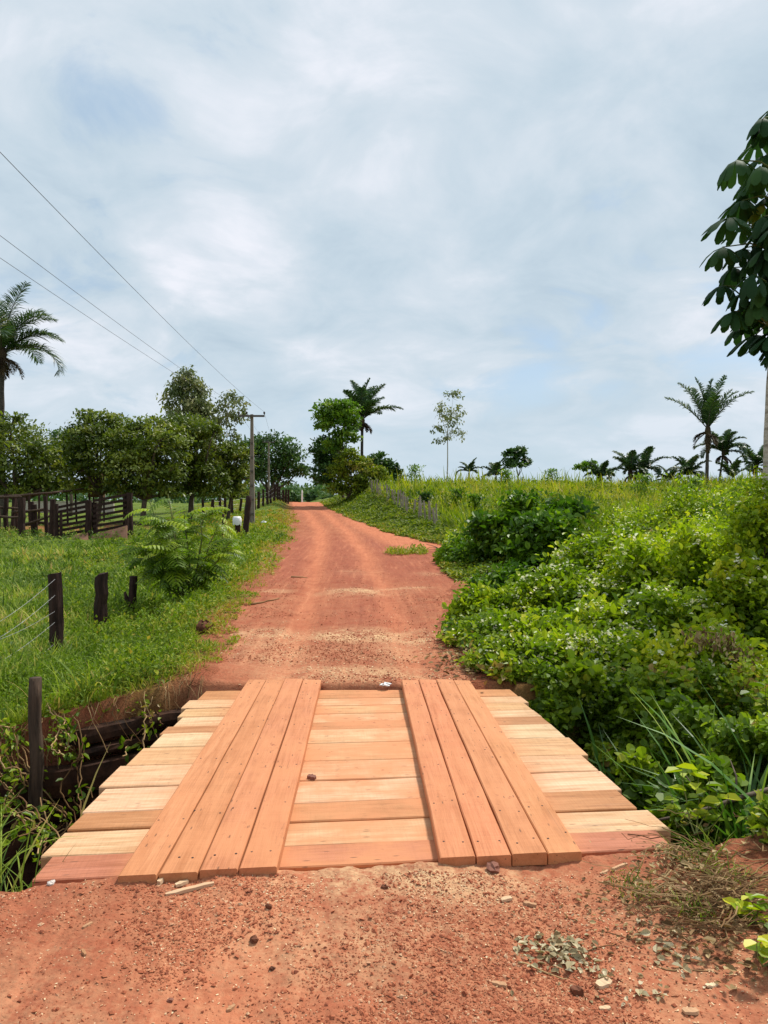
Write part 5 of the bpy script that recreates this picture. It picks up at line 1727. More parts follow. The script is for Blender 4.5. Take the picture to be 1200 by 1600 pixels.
# young saplings standing clear of the grass
for lab, px, Y, yt, hw in [('dark slender sapling in the grass just above the stake fence', 664, 46, 772, 9), ('upright sapling in the slope grass right of the slender one', 716, 46, 765, 11), ('leafy sapling on the slope right above the layered bush', 742, 40, 775, 10),
                           ('bright sapling on the skyline right of the stake fence top', 648, 70, 728, 12), ('small feathery sapling under the low palm tuft', 790, 62, 735, 10), ('pale sapling on the skyline above the layered bush', 862, 66, 734, 11),
                           ('sapling half sunk in grass below the double palm', 1005, 52, 742, 14), ('leafy sapling in the slope grass left of the tallest palm', 1085, 50, 748, 13)]:
    k = Y / 1200.
    x = X_at(px, Y); gz = h1(x, Y); B = np.array([x, Y, gz]); zt = Z_at(yt, Y, px)
    root = thing('sapling', lab, 'sapling', B, 'saplings in the hillside grass')
    m_ = MB(); limb(m_, B - [0, 0, .1], np.array([x + rng.normal() * .1, Y, zt]), .035, .008, 6, .05); m_.build('stem', M_bark, root, True, B)
    m_ = MB(); nn_ = 420
    P = np.stack([x + rng.normal(0, hw * k * .5, nn_), Y + rng.normal(0, hw * k * .5, nn_), gz + (zt - gz) * (1 - rng.random(nn_) ** 1.4 * .75)], -1)
    scatter_leaves(m_, LEAF_FAR, P, norm(P - B), .17)
    m_.build('foliage', M_dark if 'dark' in lab else M_bright, root, False, B)

# right road bank: low bushy weeds
mb = MB()
x, y = wedge(95000, 16, 92, lambda y: Rx(y) - .1 + .35 * (fbm(y, y * 0, .7, 150) - .5), lambda y: np.where(y > 32, np.interp(y, [32, 36, 72, 95], [5, 4.1, 1.0, -1.5]), Rx(y) + 5), .7)
d2 = fbm(x, y, .9, 152)
dd = np.clip((x - Rx(y)) / 1.2, 0, 1)
hh = (.12 + .75 * np.clip(d2 - .25, 0, 1)) * (.25 + .75 * dd)
keep = rng.random(len(x)) < np.clip((d2 - .28) * 5, .1, 1)
# bare strip where the side track comes in
keep &= ~((y > 25.5) & (y < 29) & (x < 7)) | (d2 > .66)
x, y, d2, hh = x[keep], y[keep], d2[keep], hh[keep]; n = len(x)
P = np.stack([x, y, H(x, y) + hh * rng.random(n) ** .6], -1)
d = norm(rng.normal(size=(n, 3)) * [1, 1, .5]); nn = norm(np.array([0, 0, 1.]) + rng.normal(size=(n, 3)) * .5)
mb.inst(*LEAF_FAR, P, axes(d, nn), np.clip(.05 + .002 * y, .08, .2), np.clip(rng.random(n) * .8 + .2 * (1 - np.clip((x - Rx(y)), 0, 1)), 0, 1))
n = 20000
tag(mb.build('bank_weeds', M_olive, None), 'bushy yellow green weeds on the right road bank below the stake fence', 'weeds', kind='stuff')

# ground cover under the shrubs right of the road and bridge
mb = MB()
x, y = wedge(60000, 3.6, 22, lambda y: np.where(y < 7.1, 1.68, Rx(y) + .02), lambda y: np.maximum(Rx(y), 1.6) + 1 + y * .33, .8)
d2 = fbm(x, y, 1.8, 160)
keep = (rng.random(len(x)) < np.clip((d2 - .3) * 4, .05, 1) * np.clip((x - Rx(y)) * 2 + .15, 0, 1))
keep &= ~((y < 4.6) & (x < 2.0))
x, y, d2 = x[keep], y[keep], d2[keep]; n = len(x)
P = np.stack([x, y, H(x, y) + .02 + .3 * d2 * rng.random(n)], -1)
d = norm(rng.normal(size=(n, 3)) * [1, 1, .5]); nn = norm(np.array([0, 0, 1.]) + rng.normal(size=(n, 3)) * .5)
mb.inst(*LEAF_MED, P, axes(d, nn), .06 + .03 * rng.random(n), rng.random(n))
tag(mb.build('ground_cover', M_vine, None), 'creeping leaves carpeting the soil under the right hand shrubs', 'weeds', kind='stuff')

# far woods closing the horizon on the left
mb = MB()
n = 16000
px_ = rng.uniform(-400, 520, n); Yw = rng.uniform(230, 300, n)
x = (px_ - 563) / 1200 * Yw
hh = (3.5 + 4.5 * fbm(x, Yw, .05, 170)) * rng.random(n) ** .6
P = np.stack([x, Yw, H(x, Yw) + hh], -1)
d = rdir(n); nn = norm(np.array([0, 0, 1.]) + rng.normal(size=(n, 3)) * .6)
mb.inst(*LEAF_FAR, P, axes(d, nn), 1.3, rng.random(n))
tag(mb.build('far_woods', M_far, None), 'far band of woodland low on the left horizon', 'woods', kind='stuff')


# ------------------------------------------------------------------ grass clumps, ditch plants
def sedge(label, px, py, Y, n, Lm, W, spread, mat=M_sedge, group=None, lean=.35, az=None, z=None):
    x = X_at(px, Y); zz_ = h1(x, Y) if z is None else z
    B = np.array([x, Y, zz_])
    m_ = MB()
    P = B + np.stack([rng.normal(0, spread, n), rng.normal(0, spread, n), np.zeros(n)], -1)
    P[:, 2] = np.maximum(H(P[:, 0], P[:, 1]), zz_ - .2)
    a = rng.random(n) * 2 * PI if az is None else az + rng.normal(0, .8, n)
    blades(m_, P, a, Lm * (.55 + .6 * rng.random(n)), A(n, W) * (.7 + .6 * rng.random(n)), .05 + lean * rng.random(n), .3 + 1.3 * rng.random(n), None, 6)
    o = m_.build('grass_clump', mat, None, False, B)
    tag(o, label, 'grass clump', group)
    return o


GG = 'clumps of long bladed grass by the ditch'
sedge('grass clump in the ditch at the lower left corner of the bridge', -5, 1380, 3.85, 220, .5, .012, .14, M_past, GG, .5)
sedge('tall bluish sedge clump at the right edge', 1168, 1260, 4.75, 150, 1.35, .028, .18, M_sedge, GG, .3)
sedge('long bladed grass clump arching beside the bridge right edge', 985, 1150, 5.9, 60, 1.25, .034, .14, M_sedge, GG, .45)
sedge('grass tuft hanging over the ditch bank left of the log wall', 120, 1120, 6.75, 70, .5, .014, .12, M_past, GG, .6, -1.2)
sedge('small grass tuft on the bank above the log wall', 128, 1075, 7.1, 60, .4, .012, .1, M_past, GG, .5)
sedge('blade of tall grass leaning over the left bridge edge', 95, 1250, 5.1, 9, .95, .03, .05, M_past, GG, .15, .7, -.75)


def ditch_vine(label, pts_px, nleaf, leaf, Y, group='vines hanging in the left ditch'):
    P0 = at(pts_px[0][0], pts_px[0][1], pts_px[0][2])
    root = thing('hanging_vine', label, 'vine', P0, group)
    st = MB(); lv = MB()
    for q in range(5):
        pts = np.array([at(a + rng.normal() * 9, b + rng.normal() * 9, c + rng.normal() * .12) for a, b, c in pts_px])
        t = np.linspace(0, 1, 24); ti = np.linspace(0, 1, len(pts))
        C = np.stack([np.interp(t, ti, pts[:, j]) for j in range(3)], -1)
        for _ in range(2):
            C[1:-1] = (C[:-2] + 2 * C[1:-1] + C[2:]) / 4
        C += np.cumsum(rng.normal(0, .012, C.shape), 0)
        st.tube(C, .0055, 5, cap=False)
        idx_ = rng.integers(0, 24, nleaf // 5)
        Pl = C[idx_] + rng.normal(0, .035, (len(idx_), 3))
        scatter_leaves(lv, LEAF_OVAL, Pl, rdir(len(idx_)), leaf, up=.5)
    st.build('stems', M_stem, root, True, P0)
    lv.build('foliage', M_vine, root, False, P0)


ditch_vine('bare brown vine hanging over the log wall beside the weathered post', [(30, 1140, 6.4), (60, 1190, 6.2), (75, 1250, 6.1), (110, 1290, 6.0), (60, 1330, 6.0)], 60, .055, 6.2)
ditch_vine('brown vine dropping from the bank edge across the log wall', [(125, 1115, 6.6), (118, 1170, 6.3), (112, 1230, 6.2), (130, 1280, 6.1)], 40, .06, 6.3)
ditch_vine('leafy creeper draped over the bank edge at the far left', [(-10, 1120, 6.35), (20, 1150, 6.2), (15, 1185, 6.1), (45, 1200, 6.05)], 150, .05, 6.3)
ditch_vine('leafy creeper draped over the bank edge between the post and the log wall', [(75, 1105, 6.5), (95, 1135, 6.35), (100, 1160, 6.25), (125, 1170, 6.2)], 130, .05, 6.4)
ditch_vine('leafy creeper on the red bank above the log wall', [(170, 1085, 7.0), (190, 1100, 6.85), (215, 1110, 6.8), (235, 1130, 6.75)], 90, .05, 6.9)
ditch_vine('leafy vine trailing off the bank corner next to the bridge', [(250, 1090, 6.95), (225, 1130, 6.8), (205, 1165, 6.6), (215, 1190, 6.5)], 45, .075, 6.8)
ditch_vine('leafy tangle low in the dark of the left ditch', [(0, 1250, 5.6), (40, 1270, 5.5), (80, 1300, 5.4), (60, 1345, 5.2)], 80, .06, 5.4)
ditch_vine('vine tangle at the left edge of the ditch under the grass', [(-20, 1160, 6.0), (5, 1200, 5.9), (30, 1230, 5.8), (10, 1290, 5.7)], 90, .05, 5.8)


def leafy_plant(label, px, py, Y, n_st, hgt, leaf, tmpl=LEAF_ROUND, spread=.12, name='leafy_plant', z=None, mat=M_vine, per=7):
    x = X_at(px, Y); zz_ = float(road_h(x, Y)) if z is None else z
    B = np.array([x, Y, zz_])
    root = thing(name, label, 'plant', B)
    st = MB(); lv = MB()
    for q in range(n_st):
        a = rng.random() * 2 * PI
        e = B + np.array([math.cos(a) * spread * rng.uniform(.3, 1.3), math.sin(a) * spread * rng.uniform(.3, 1.3), hgt * rng.uniform(.6, 1.05)])
        t = np.linspace(0, 1, 7)[:, None]
        C = B + (e - B) * t + rng.normal(0, .006, (7, 3)); C[:, :2] += (np.array([math.cos(a), math.sin(a)]) * .05 * np.sin(t * PI))
        st.tube(C, .0045 - .003 * t[:, 0], 5, cap=False)
        tt = np.linspace(.35, 1, per)
        Pl = B + (e - B) * tt[:, None]
        az = a + np.arange(per) * 2.4
        d = np.stack([np.cos(az), np.sin(az), A(per, .15)], -1)
        lv.inst(tmpl[0], tmpl[1], Pl, axes(d, norm(np.array([0, 0, 1.]) + rng.normal(0, .35, (per, 3)))), leaf * (.7 + .6 * rng.random(per)))
    st.build('stems', M_stemg, root, True, B)
    lv.build('foliage', mat, root, False, B)


leafy_plant('bright big leaved seedling at the right bridge corner', 1090, 1330, 3.95, 5, .3, .085, LEAF_OVAL, .14, z=-.02, mat=M_shrub)
leafy_plant('low leafy shoots at the right end of the pale boards', 1062, 1300, 4.15, 5, .12, .055, LEAF_OVAL, .12, z=-.06, mat=M_vine)
leafy_plant('round leaved plant at the lower right corner', 1208, 1545, 2.75, 7, .19, .05, LEAF_ROUND, .12, mat=M_shrub)
leafy_plant('small round leaved plant above the lower right corner plant', 1205, 1470, 3.05, 5, .12, .055, LEAF_OVAL, .12, mat=M_shrub)
leafy_plant('broad leaved sprig reaching over the right edge above the sedge', 1195, 1040, 6.2, 5, .5, .1, LEAF_ROUND, .2, z=-.2, mat=M_shrub, per=9)

# bare branch lying over the ditch on the right
P = np.array([at(1010, 1285, 4.3), at(1060, 1275, 4.35), at(1110, 1262, 4.45), at(1150, 1248, 4.5), at(1190, 1237, 4.6), at(1230, 1225, 4.7)])
m_ = MB(); m_.tube(P, [.006, .009, .012, .014, .015, .016], 7, rough=.12)
m_.tube(np.array([P[3], P[3] + [.05, .1, .1], P[3] + [.07, .22, .16]]), [.008, .006, .003], 5)
m_.tube(np.array([P[2], P[2] + [-.05, .08, .07], P[2] + [-.1, .14, .16]]), [.007, .005, .003], 5)
tag(m_.build('fallen_branch', M_bark, None, True), 'bare brown branch slanting over the ditch right of the bridge', 'branch')

# dry seed plume on the right
Bp = at(1140, 1035, 7.0)
m_ = MB()
root = thing('dry_plume', 'dry brown drooping seed plume hanging in the shaded right shrubs', 'plume', at(1180, 1110, 6.9))
RO = at(1180, 1110, 6.9)
C = np.array([RO, at(1178, 1060, 6.9), at(1160, 1015, 6.9), at(1125, 990, 6.9), at(1080, 985, 6.9)])
m_.tube(C, [.008, .006, .005, .004, .003], 5, cap=False)
m_.build('stalk', M_stem, root, True, RO)
m_ = MB(); k = 420
q = rng.random(k)
c = np.stack([np.interp(q, np.linspace(0, 1, 5), C[::-1][:, j]) for j in range(3)], -1)
P = c + rng.normal(0, .05, (k, 3)) + np.array([0, 0, -.12]) * rng.random((k, 1))
m_.inst(*LEAF_MED, P, axes(norm(rng.normal(0, .4, (k, 3)) + [0, 0, -1]), rdir(k)), .055)
m_.build('seed_sprays', M_dry, root, False, RO)

# roots and straw hanging from the left ditch bank
mb = MB()
for i in range(120):
    x = -rng.uniform(1.35, 4.2); yb = float(np.interp(-x, [0, 1.35, 1.6, 2.4, 4, 9], [7.08, 7.08, 7.1, 6.5, 6.25, 6.1])) + rng.uniform(-.12, .12)
    z = h1(x, yb + .15)
    L = rng.uniform(.1, .5); t = np.linspace(0, 1, 6)[:, None]
    Cc = np.array([x, yb, z + .02]) + np.array([rng.normal(0, .12), -rng.uniform(.02, .14), -L]) * t + np.array([0, -.06, .04]) * np.sin(PI * t) + rng.normal(0, .008, (6, 3))
    mb.tube(Cc, rng.uniform(.0015, .004), 4, cap=False, r=rng.random())
tag(mb.build('hanging_roots', M_stem, None), 'thin dry roots and straw hanging from the left ditch bank', 'roots', kind='stuff')

# ------------------------------------------------------------------ small things on the ground
mb = MB()
n = 85000
y = (2.2 ** -1.0 + rng.random(n) * (3.5 ** -1.0 - 2.2 ** -1.0)) ** -1
x = rng.uniform(-2.2, 1.7, n)
keep = (rng.random(n) < np.clip((fbm(x, y, 1.6, 200) - .38) * 5, .08, 1)) & (y < 3.42 + .075 * (x + 1.4))
x, y = x[keep], y[keep]
s = .0022 +   .008 * rng.random(len(x)) ** 9 + .0028 * rng.random(len(x)) ** 2
P = np.stack([x, y, near_z(x, y) + s * .15], -1)
d = rdir(len(x)); d[:, 2] *= .3
mb.inst(OCT[0], OCT[1], P, axes(d, norm(np.array([0, 0, 1.]) + rng.normal(0, .3, (len(x), 3)))), s[:, None] * np.stack([.7 + .6 * rng.random(len(x)), .7 + .9 * rng.random(len(x)), .5 + .5 * rng.random(len(x))], -1))
n = 45000
x, y = wedge(n, 7.12, 26, lambda y: Lx(y) - .1, lambda y: Rx(y) + .1, 1.2)
keep = rng.random(n) < np.clip((fbm(x, y, 1.6, 204) - .35) * 3, .08, 1) * (1 - .7 * track(x, y))
x, y = x[keep], y[keep]
s = .0035 + .01 * rng.random(len(x)) ** 6
d = rdir(len(x)); d[:, 2] *= .3
mb.inst(OCT[0], OCT[1], np.stack([x, y, road_h(x, y) + s * .3], -1), axes(d, norm(np.array([0, 0, 1.]) + rng.normal(0, .3, (len(x), 3)))), s)
tag(mb.build('gravel', M_rock, None), 'loose reddish gravel strewn over the dirt road', 'gravel', kind='stuff')

# sawdust and wood shavings
mb = MB()
n = 24000
y = rng.uniform(2.2, 3.5, n); x = rng.uniform(-2.0, 1.6, n)
w = .10 + .6 * np.exp(-((x - .1) / .8) ** 2 - ((y - 3.4) / .22) ** 2) + .25 * np.exp(-((x - 1.0) / .6) ** 2 - ((y - 3.0) / .5) ** 2)
keep = (rng.random(n) < w * np.clip((fbm(x, y, 3, 210) - .3) * 4, .1, 1)) & (y < 3.44 + .075 * (x + 1.4))
x, y = x[keep], y[keep]
P1 = np.stack([x, y, near_z(x, y) + .003], -1)
n = 30000
x = rng.uniform(-2.0, 2.0, n); y = 7.1 + rng.random(n) ** 1.5 * 9
att = road_attr(x, y, x)
keep = (rng.random(n) < np.clip(att['saw'] * .9 * np.clip((fbm(x, y, 2.5, 214) - .3) * 4, .1, 1), .015, 1)) & (x > Lx(y)) & (x < Rx(y))
x, y = x[keep], y[keep]
P2 = np.stack([x, y, road_h(x, y) + .004], -1)
P = np.vstack([P1, P2]); n = len(P)
d = rdir(n); d[:, 2] *= .15
mb.inst(*LEAF_FAR, P, axes(d, norm(np.array([0, 0, 1.]) + rng.normal(0, .3, (n, 3)))), np.where(P[:, 1] < 4, .004 + .008 * rng.random(n) ** 2, .010 + .014 * rng.random(n)))
tag(mb.build('sawdust', M_saw, None), 'pale sawdust and shavings scattered on the road at both bridge ends', 'sawdust', kind='stuff')

# leaf litter
mb = MB()


def litter(mb, px, py, rpx, rpy, n, size, tm=LEAF_OVAL, rr=None, lift=.01):
    x = []; y = []
    for i in range(n):
        q = at(px + rng.normal() * rpx, py + rng.normal() * rpy, 3)
        # drop the ray on the ground plane
        dv = q - np.array([0, 0, CAMZ]); t = -CAMZ / dv[2]
        x.append(dv[0] * t); y.append(dv[1] * t)
    x = np.array(x); y = np.array(y)
    P = np.stack([x, y, road_h(x, y) + lift * (.3 + rng.random(n))], -1)
    d = rdir(n); d[:, 2] *= .2
    mb.inst(tm[0], tm[1], P, axes(d, norm(np.array([0, 0, 1.]) + rng.normal(0, .35, (n, 3)))), size * (.6 + .8 * rng.random(n)), rr)


litter(mb, 868, 1492, 26, 14, 90, .03, lift=.02)
litter(mb, 850, 1478, 20, 8, 30, .026)
litter(mb, 905, 1505, 26, 14, 40, .026)
litter(mb, 1030, 1475, 20, 14, 26, .032)
litter(mb, 1060, 1505, 18, 10, 14, .032)
litter(mb, 1010, 1560, 22, 8, 10, .034)
litter(mb, 960, 1500, 90, 45, 70, .018)
tag(mb.build('leaf_litter', M_grey, None), 'greyish dry fallen leaves heaped on the red dirt at lower right', 'leaf litter', kind='stuff')
mb = MB()
litter(mb, 1100, 1400, 55, 40, 700, .026, LEAF_LONG, lift=.05)
litter(mb, 1100, 1400, 50, 40, 160, .034, lift=.05)
litter(mb, 1060, 1360, 30, 20, 160, .026, lift=.03)
litter(mb, 1010, 1430, 60, 40, 220, .022, lift=.012)
litter(mb, 1150, 1480, 40, 40, 160, .03, lift=.03)
litter(mb, 720, 1035, 25, 12, 150, .06, lift=.05)
litter(mb, 760, 1050, 30, 12, 130, .06, lift=.05)
tag(mb.build('dead_leaves', M_dry, None), 'brown dead leaves under the plants along the right road edge', 'leaf litter', kind='stuff')
mb = MB()
for i in range(300):
    px = rng.normal(1120, 55); py = rng.normal(1400, 45)
    q = at(px, py, 3); dv = q - np.array([0, 0, CAMZ]); t = -CAMZ / dv[2]
    c = np.array([dv[0] * t, dv[1] * t, 0]); c[2] = float(road_h(c[0], c[1])) + .01 + .07 * rng.random()
    if c[0] < 1.05: continue
    a = rng.normal(0.1, .7); L = rng.uniform(.08, .3)
    dvec = np.array([math.cos(a), math.sin(a), rng.normal(0, .15)])
    k = np.linspace(-.5, .5, 5)[:, None]
    C = c + dvec * k * L + rng.normal(0, .008, (5, 3))
    C[:, 2] = np.maximum(C[:, 2], .006)
    mb.tube(C, rng.uniform(.0012, .0032), 4, cap=False, r=rng.random())
tag(mb.build('dry_stalks', M_stem, None), 'tangle of cut dry stalks at the right bridge end', 'dry stalks', kind='stuff')
mb = MB()
for (px, py, n, L) in [(1000, 1405, 60, .07), (1090, 1440, 90, .09), (985, 1390, 40, .06), (1060, 1345, 50, .1), (1110, 1340, 60, .16), (1150, 1380, 60, .14), (1090, 1365, 40, .12)]:
    q = at(px, py, 3); dv = q - np.array([0, 0, CAMZ]); t = -CAMZ / dv[2]
    c = np.array([dv[0] * t, dv[1] * t])
    x = c[0] + rng.normal(0, .045, n); y = c[1] + rng.normal(0, .05, n)
    blades(mb, np.stack([x, y, road_h(x, y)], -1), rng.random(n) * 2 * PI, L * (.5 + rng.random(n)), A(n, .005), .2 + .8 * rng.random(n), .3 + rng.random(n), rng.random(n) * .7, 4)
tag(mb.build('sprouting_grass', M_weed, None), 'thin green grass sprouting through the litter at the right bridge end', 'grass', kind='stuff')


def ground_pt(px, py):
    q = at(px, py, 3); dv = q - np.array([0, 0, CAMZ]); t = -CAMZ / dv[2]
    x, y = dv[0] * t, dv[1] * t
    return np.array([x, y, float(road_h(x, y))])


def chip(label, px, py, Lx_, W, T, az, mat=M_chip, name='wood_chip', z=None, cat='wood chip', group='wood scraps lying on the dirt'):
    c = ground_pt(px, py)
    if z is not None:
        dv = at(px, py, 3) - np.array([0, 0, CAMZ]); t = (z - CAMZ) / dv[2]
        c = np.array([dv[0] * t, dv[1] * t, z])
    m_ = MB()
    n = 6
    V = []
    t = np.linspace(-.5, .5, n)
    w = W * .5 * (1 - (np.abs(t) * 1.5) ** 3) + W * .08
    for i in range(n):
        o = rng.normal(0, W * .08)
        V += [(t[i] * Lx_, o - w[i], 0), (t[i] * Lx_, o + w[i], 0), (t[i] * Lx_, o + w[i] * .8, T * (.8 + .4 * rng.random())), (t[i] * Lx_, o - w[i] * .8, T * (.8 + .4 * rng.random()))]
    F = [(i * 4 + q, (i + 1) * 4 + q, (i + 1) * 4 + (q + 1) % 4, i * 4 + (q + 1) % 4) for i in range(n - 1) for q in range(4)]
    m_.add(V, F, rng.random())
    m_.parts.append((np.zeros((0, 3)), np.array([[0, 1, 2, 3], [(n - 1) * 4 + q for q in (3, 2, 1, 0)]]), np.array([.5, .5])))
    o = m_.build(name, mat, None)
    o.location = c + np.array([0, 0, .001]); o.rotation_euler = (rng.normal(0, .06), rng.normal(0, .06), az)
    tag(o, label, cat, group)


chip('long thin orange splinter in front of the left runway', 297, 1398, .21, .022, .012, .35)
chip('short pale scrap beside the long splinter below the left runway', 284, 1389, .06, .025, .012, .6)
chip('stubby orange chip under the left runway end', 251, 1388, .035, .022, .015, 1.4)
chip('small slanting chip on the dirt left of the long splinter', 137, 1454, .045, .015, .008, 1.0)
chip('pointed chip halfway down the left foreground dirt', 131, 1503, .04, .012, .008, 2.2)
chip('tiny pale chip in the bottom middle of the dirt', 361, 1573, .035, .014, .008, .8)
chip('pale oblong chip below the right runway', 791, 1410, .05, .022, .01, .3)
chip('pair like pale chip right of the oblong one', 828, 1416, .055, .02, .01, -.3)
chip('grey weathered chip left of the leaf heap', 780, 1549, .055, .02, .008, -.5)
chip('broad peach coloured bark flake below the leaf heap', 943, 1540, .06, .035, .012, .4)
chip('dark red bark lump next to the peach flake', 901, 1551, .04, .03, .02, .2, M_clod)
chip('small tan flake near the bottom right', 945, 1577, .04, .018, .006, .1)
chip('rounded tan flake at the bottom right edge', 1079, 1592, .05, .03, .008, .2)
chip('pale flake on the right beside the small leaves', 1112, 1548, .05, .02, .006, .3)
chip('curved orange bark strip leaning on the right board end', 1030, 1325, .17, .025, .012, .95)
chip('rusty curled bark piece lying in the dry stalks', 1072, 1405, .1, .035, .025, -.75, M_ramp)
chip('dark red bark lump by the right runway corner', 990, 1343, .05, .035, .03, 1.2, M_clod)
chip('pale stick beside the right runway corner', 968, 1365, .1, .016, .01, .5)
chip('grey splinter beside the pale stick', 945, 1370, .06, .014, .008, .6)


def stone(label, px, py, s, mat, name='stone', cat='stone', z=None, group=None, flat=.6):
    c = ground_pt(px, py)
    if z is not None:
        dv = at(px, py, 3) - np.array([0, 0, CAMZ]); t = (z - CAMZ) / dv[2]
        c = np.array([dv[0] * t, dv[1] * t, z])
    m_ = MB()
    nu, nv = 9, 6
    V = []
    for j in range(nv):
        ph = PI * (j + .5) / nv
        for i in range(nu):
            th_ = 2 * PI * i / nu
            rr = s * (1 + .22 * rng.normal() * .7)
            V.append((rr * math.sin(ph) * math.cos(th_), rr * .8 * math.sin(ph) * math.sin(th_), rr * flat * math.cos(ph)))
    F = [(j * nu + i, (j + 1) * nu + i, (j + 1) * nu + (i + 1) % nu, j * nu + (i + 1) % nu) for j in range(nv - 1) for i in range(nu)]
    m_.add(V, F, .4)
    m_.parts.append((np.zeros((0, 3)), np.array([[i for i in range(nu)], [(nv - 1) * nu + i for i in range(nu)][::-1]]), np.array([.4, .4])))
    o = m_.build(name, mat, None, False)
    o.location = c + np.array([0, 0, s * flat * .45]); o.rotation_euler = (0, 0, rng.random() * 6)
    tag(o, label, cat, group)


GST = 'loose stones on the road'
stone('pale whitish stone on the dirt at the left bridge end', 80, 1392, .018, M_pale_stone, group=GST)
stone('dark brown stone in the middle of the foreground dirt', 397, 1473, .02, M_clod, group=GST)
stone('dark stone just below the gap between the runways', 420, 1430, .016, M_clod, group=GST)
stone('rounded red lump under the right runway end', 770, 1366, .04, M_brick, group=GST)
stone('small dark stone low on the left of the foreground', 425, 1518, .013, M_clod, group=GST)
stone('reddish pebble near the bottom edge left of centre', 266, 1567, .012, M_brick, group=GST)
stone('flat dark stone in the pale dust below the bridge middle', 601, 1396, .02, M_clod, group=GST)
stone('dark red clod of earth in the weeds left of the road', 319, 992, .12, M_clod, 'earth_clod', 'clod', flat=.9)
chip('small dark brick chip lying on the deck between the runways', 487, 1217, .055, .035, .02, -.5, M_brick, 'brick_chip', .0, 'brick chip', None)
# twigs on the road
def twig(label, a, b, r=.008):
    p, q = ground_pt(*a), ground_pt(*b)
    m_ = MB(); t = np.linspace(0, 1, 8)[:, None]
    C = p + (q - p) * t + rng.normal(0, .006, (8, 3)); C[:, 2] = road_h(C[:, 0], C[:, 1]) + r
    m_.tube(C, r * (1.2 - .7 * t[:, 0]), 6, rough=.15)
    tag(m_.build('twig', M_stem, None, True), label, 'twig', 'twigs lying on the road')


twig('twig lying across the left edge of the road beyond the bridge', (392, 948), (437, 938), .014)
twig('small twig farther up the left road edge', (455, 903), (480, 902), .016)
twig('thin twig pointing at the leaf heap in the foreground', (805, 1508), (890, 1532), .004)
twig('thin twig on the right of the leaf heap', (905, 1490), (975, 1478), .0025)
twig('bent twig on the dirt at the lower right', (1030, 1520), (1115, 1528), .003)


# crumpled rubbish
def rubbish(label, px, py, s):
    c = ground_pt(px, py)
    m_ = MB()
    nu, nv = 14, 8
    V = []
    for j in range(nv):
        ph = PI * (j + .5) / nv
        for i in range(nu):
            th_ = 2 * PI * i / nu
            rr = s * (1 + .3 * rng.normal())
            V.append((1.5 * rr * math.sin(ph) * math.cos(th_), rr * math.sin(ph) * math.sin(th_), max(rr * .55 * math.cos(ph), -s * .2)))
    F = [(j * nu + i, (j + 1) * nu + i, (j + 1) * nu + (i + 1) % nu, j * nu + (i + 1) % nu) for j in range(nv - 1) for i in range(nu)]
    m_.add(V, F, .4)
    m_.parts.append((np.zeros((0, 3)), np.array([[i for i in range(nu)]]), np.array([.4])))
    o = m_.build('plastic_bag', M_white, None, False)
    o.location = c + np.array([0, 0, s * .3])
    tag(o, label, 'rubbish')


rubbish('crumpled white plastic bag at the right road edge', 741, 910, .085)
rubbish('small torn pale bag at the far end of the bridge between the runways', 602, 1076, .03)
rubbish('white scrap of litter in the grass near the concrete pole', 412, 823, .11)

# ------------------------------------------------------------------ light
SUN_EL, SUN_AZ = R(54), R(42)       # azimuth measured from +Y towards +X
sd = bpy.data.lights.new('sun', 'SUN')
sd.energy = 3.8
sd.angle = R(9)
sd.color = (1.0, .95, .87)
so = bpy.data.objects.new('sun', sd)
COL.objects.link(so)
dirv = Vector((math.sin(SUN_AZ) * math.cos(SUN_EL), math.cos(SUN_AZ) * math.cos(SUN_EL), math.sin(SUN_EL)))
so.rotation_euler = dirv.to_track_quat('Z', 'Y').to_euler()
so.location = (20, -20, 60)

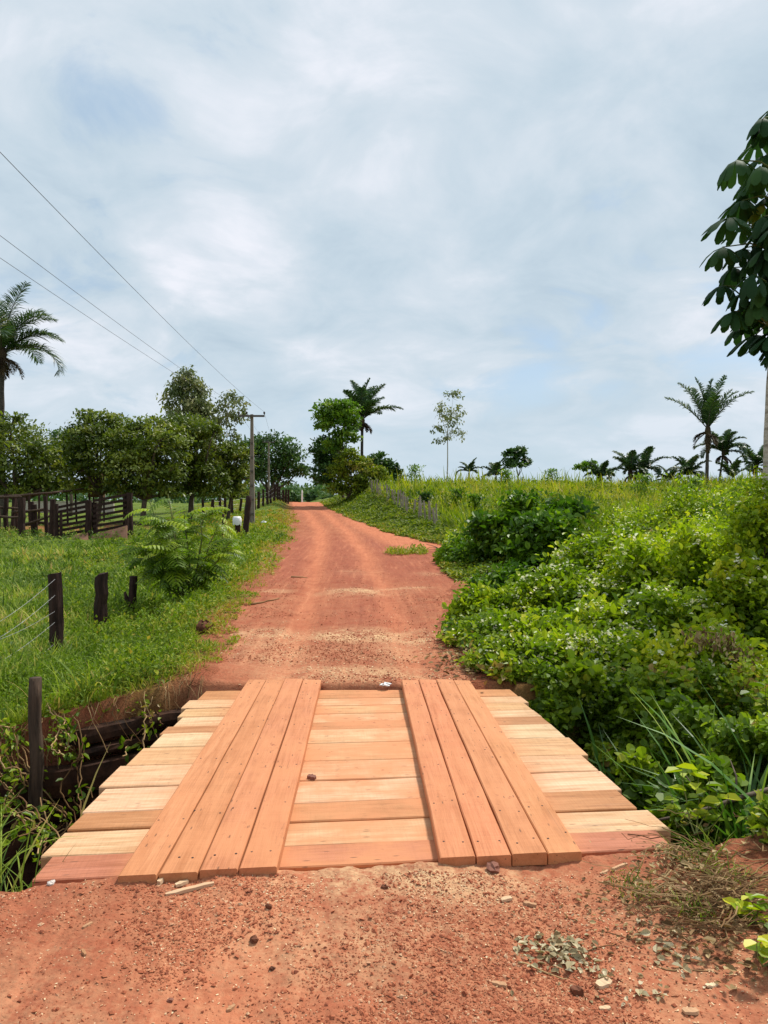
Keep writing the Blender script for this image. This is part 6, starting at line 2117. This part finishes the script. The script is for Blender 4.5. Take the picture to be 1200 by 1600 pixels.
w = bpy.data.worlds.new('World')
S.world = w
w.use_nodes = True
nt = w.node_tree
nt.nodes.clear()
out = nt.nodes.new('ShaderNodeOutputWorld')
bg = nt.nodes.new('ShaderNodeBackground')
bg.inputs[1].default_value = .1
lk(nt, bg.outputs[0], out.inputs[0])
sky = nt.nodes.new('ShaderNodeTexSky')
sky.sky_type = 'NISHITA'
sky.sun_disc = False
sky.sun_elevation = SUN_EL
sky.sun_rotation = SUN_AZ
sky.altitude = 100
sky.dust_density = 2.0
tc = nt.nodes.new('ShaderNodeTexCoord')
sx = nt.nodes.new('ShaderNodeSeparateXYZ')
lk(nt, tc.outputs['Generated'], sx.inputs[0])
zc = math_(nt, 'ADD', math_(nt, 'MAXIMUM', sx.outputs[2], 0.0), .3)
cx = math_(nt, 'DIVIDE', sx.outputs[0], zc)
cy = math_(nt, 'DIVIDE', sx.outputs[1], zc)
cb = nt.nodes.new('ShaderNodeCombineXYZ')
lk(nt, cx, cb.inputs[0]); lk(nt, cy, cb.inputs[1])
n1 = noise(nt, cb.outputs[0], 1.25, 8, .5, .5)
n2 = noise(nt, cb.outputs[0], 3.4, 8, .58, .5)
n3 = noise(nt, cb.outputs[0], .9, 3, .5, .2)
f = math_(nt, 'ADD', math_(nt, 'MULTIPLY', n1.outputs[0], .6), math_(nt, 'MULTIPLY', n2.outputs[0], .4))
cl = ramp(nt, [(.37, (3.7, 4.65, 5.5)), (.45, (4.45, 5.35, 6.1)), (.525, (5.3, 5.95, 6.6)), (.6, (6.8, 7.0, 7.6))], f)
# thin places let the blue through
blue = mixc(nt, .5, sky.outputs[0], (2.9, 4.7, 6.7))
cov = ramp(nt, [(.375, g(.15)), (.46, g(1))], math_(nt, 'ADD', math_(nt, 'MULTIPLY', n3.outputs[0], .65), math_(nt, 'MULTIPLY', n2.outputs[0], .35)))
skyc = mixc(nt, cov.outputs[0], blue, cl.outputs[0])
# low down the cloud deck merges into pale blue
hz = ramp(nt, [(.0, g(.8)), (.2, g(0))], sx.outputs[2])
skyc = mixc(nt, hz.outputs[0], skyc, (4.6, 5.6, 6.35))
lk(nt, skyc, bg.inputs[0])

S.view_settings.view_transform = 'Standard'
S.view_settings.look = 'None'
S.view_settings.exposure = 0.36
S.view_settings.gamma = 1.0
S.cycles.max_bounces = 6
S.cycles.diffuse_bounces = 3
S.cycles.transmission_bounces = 3
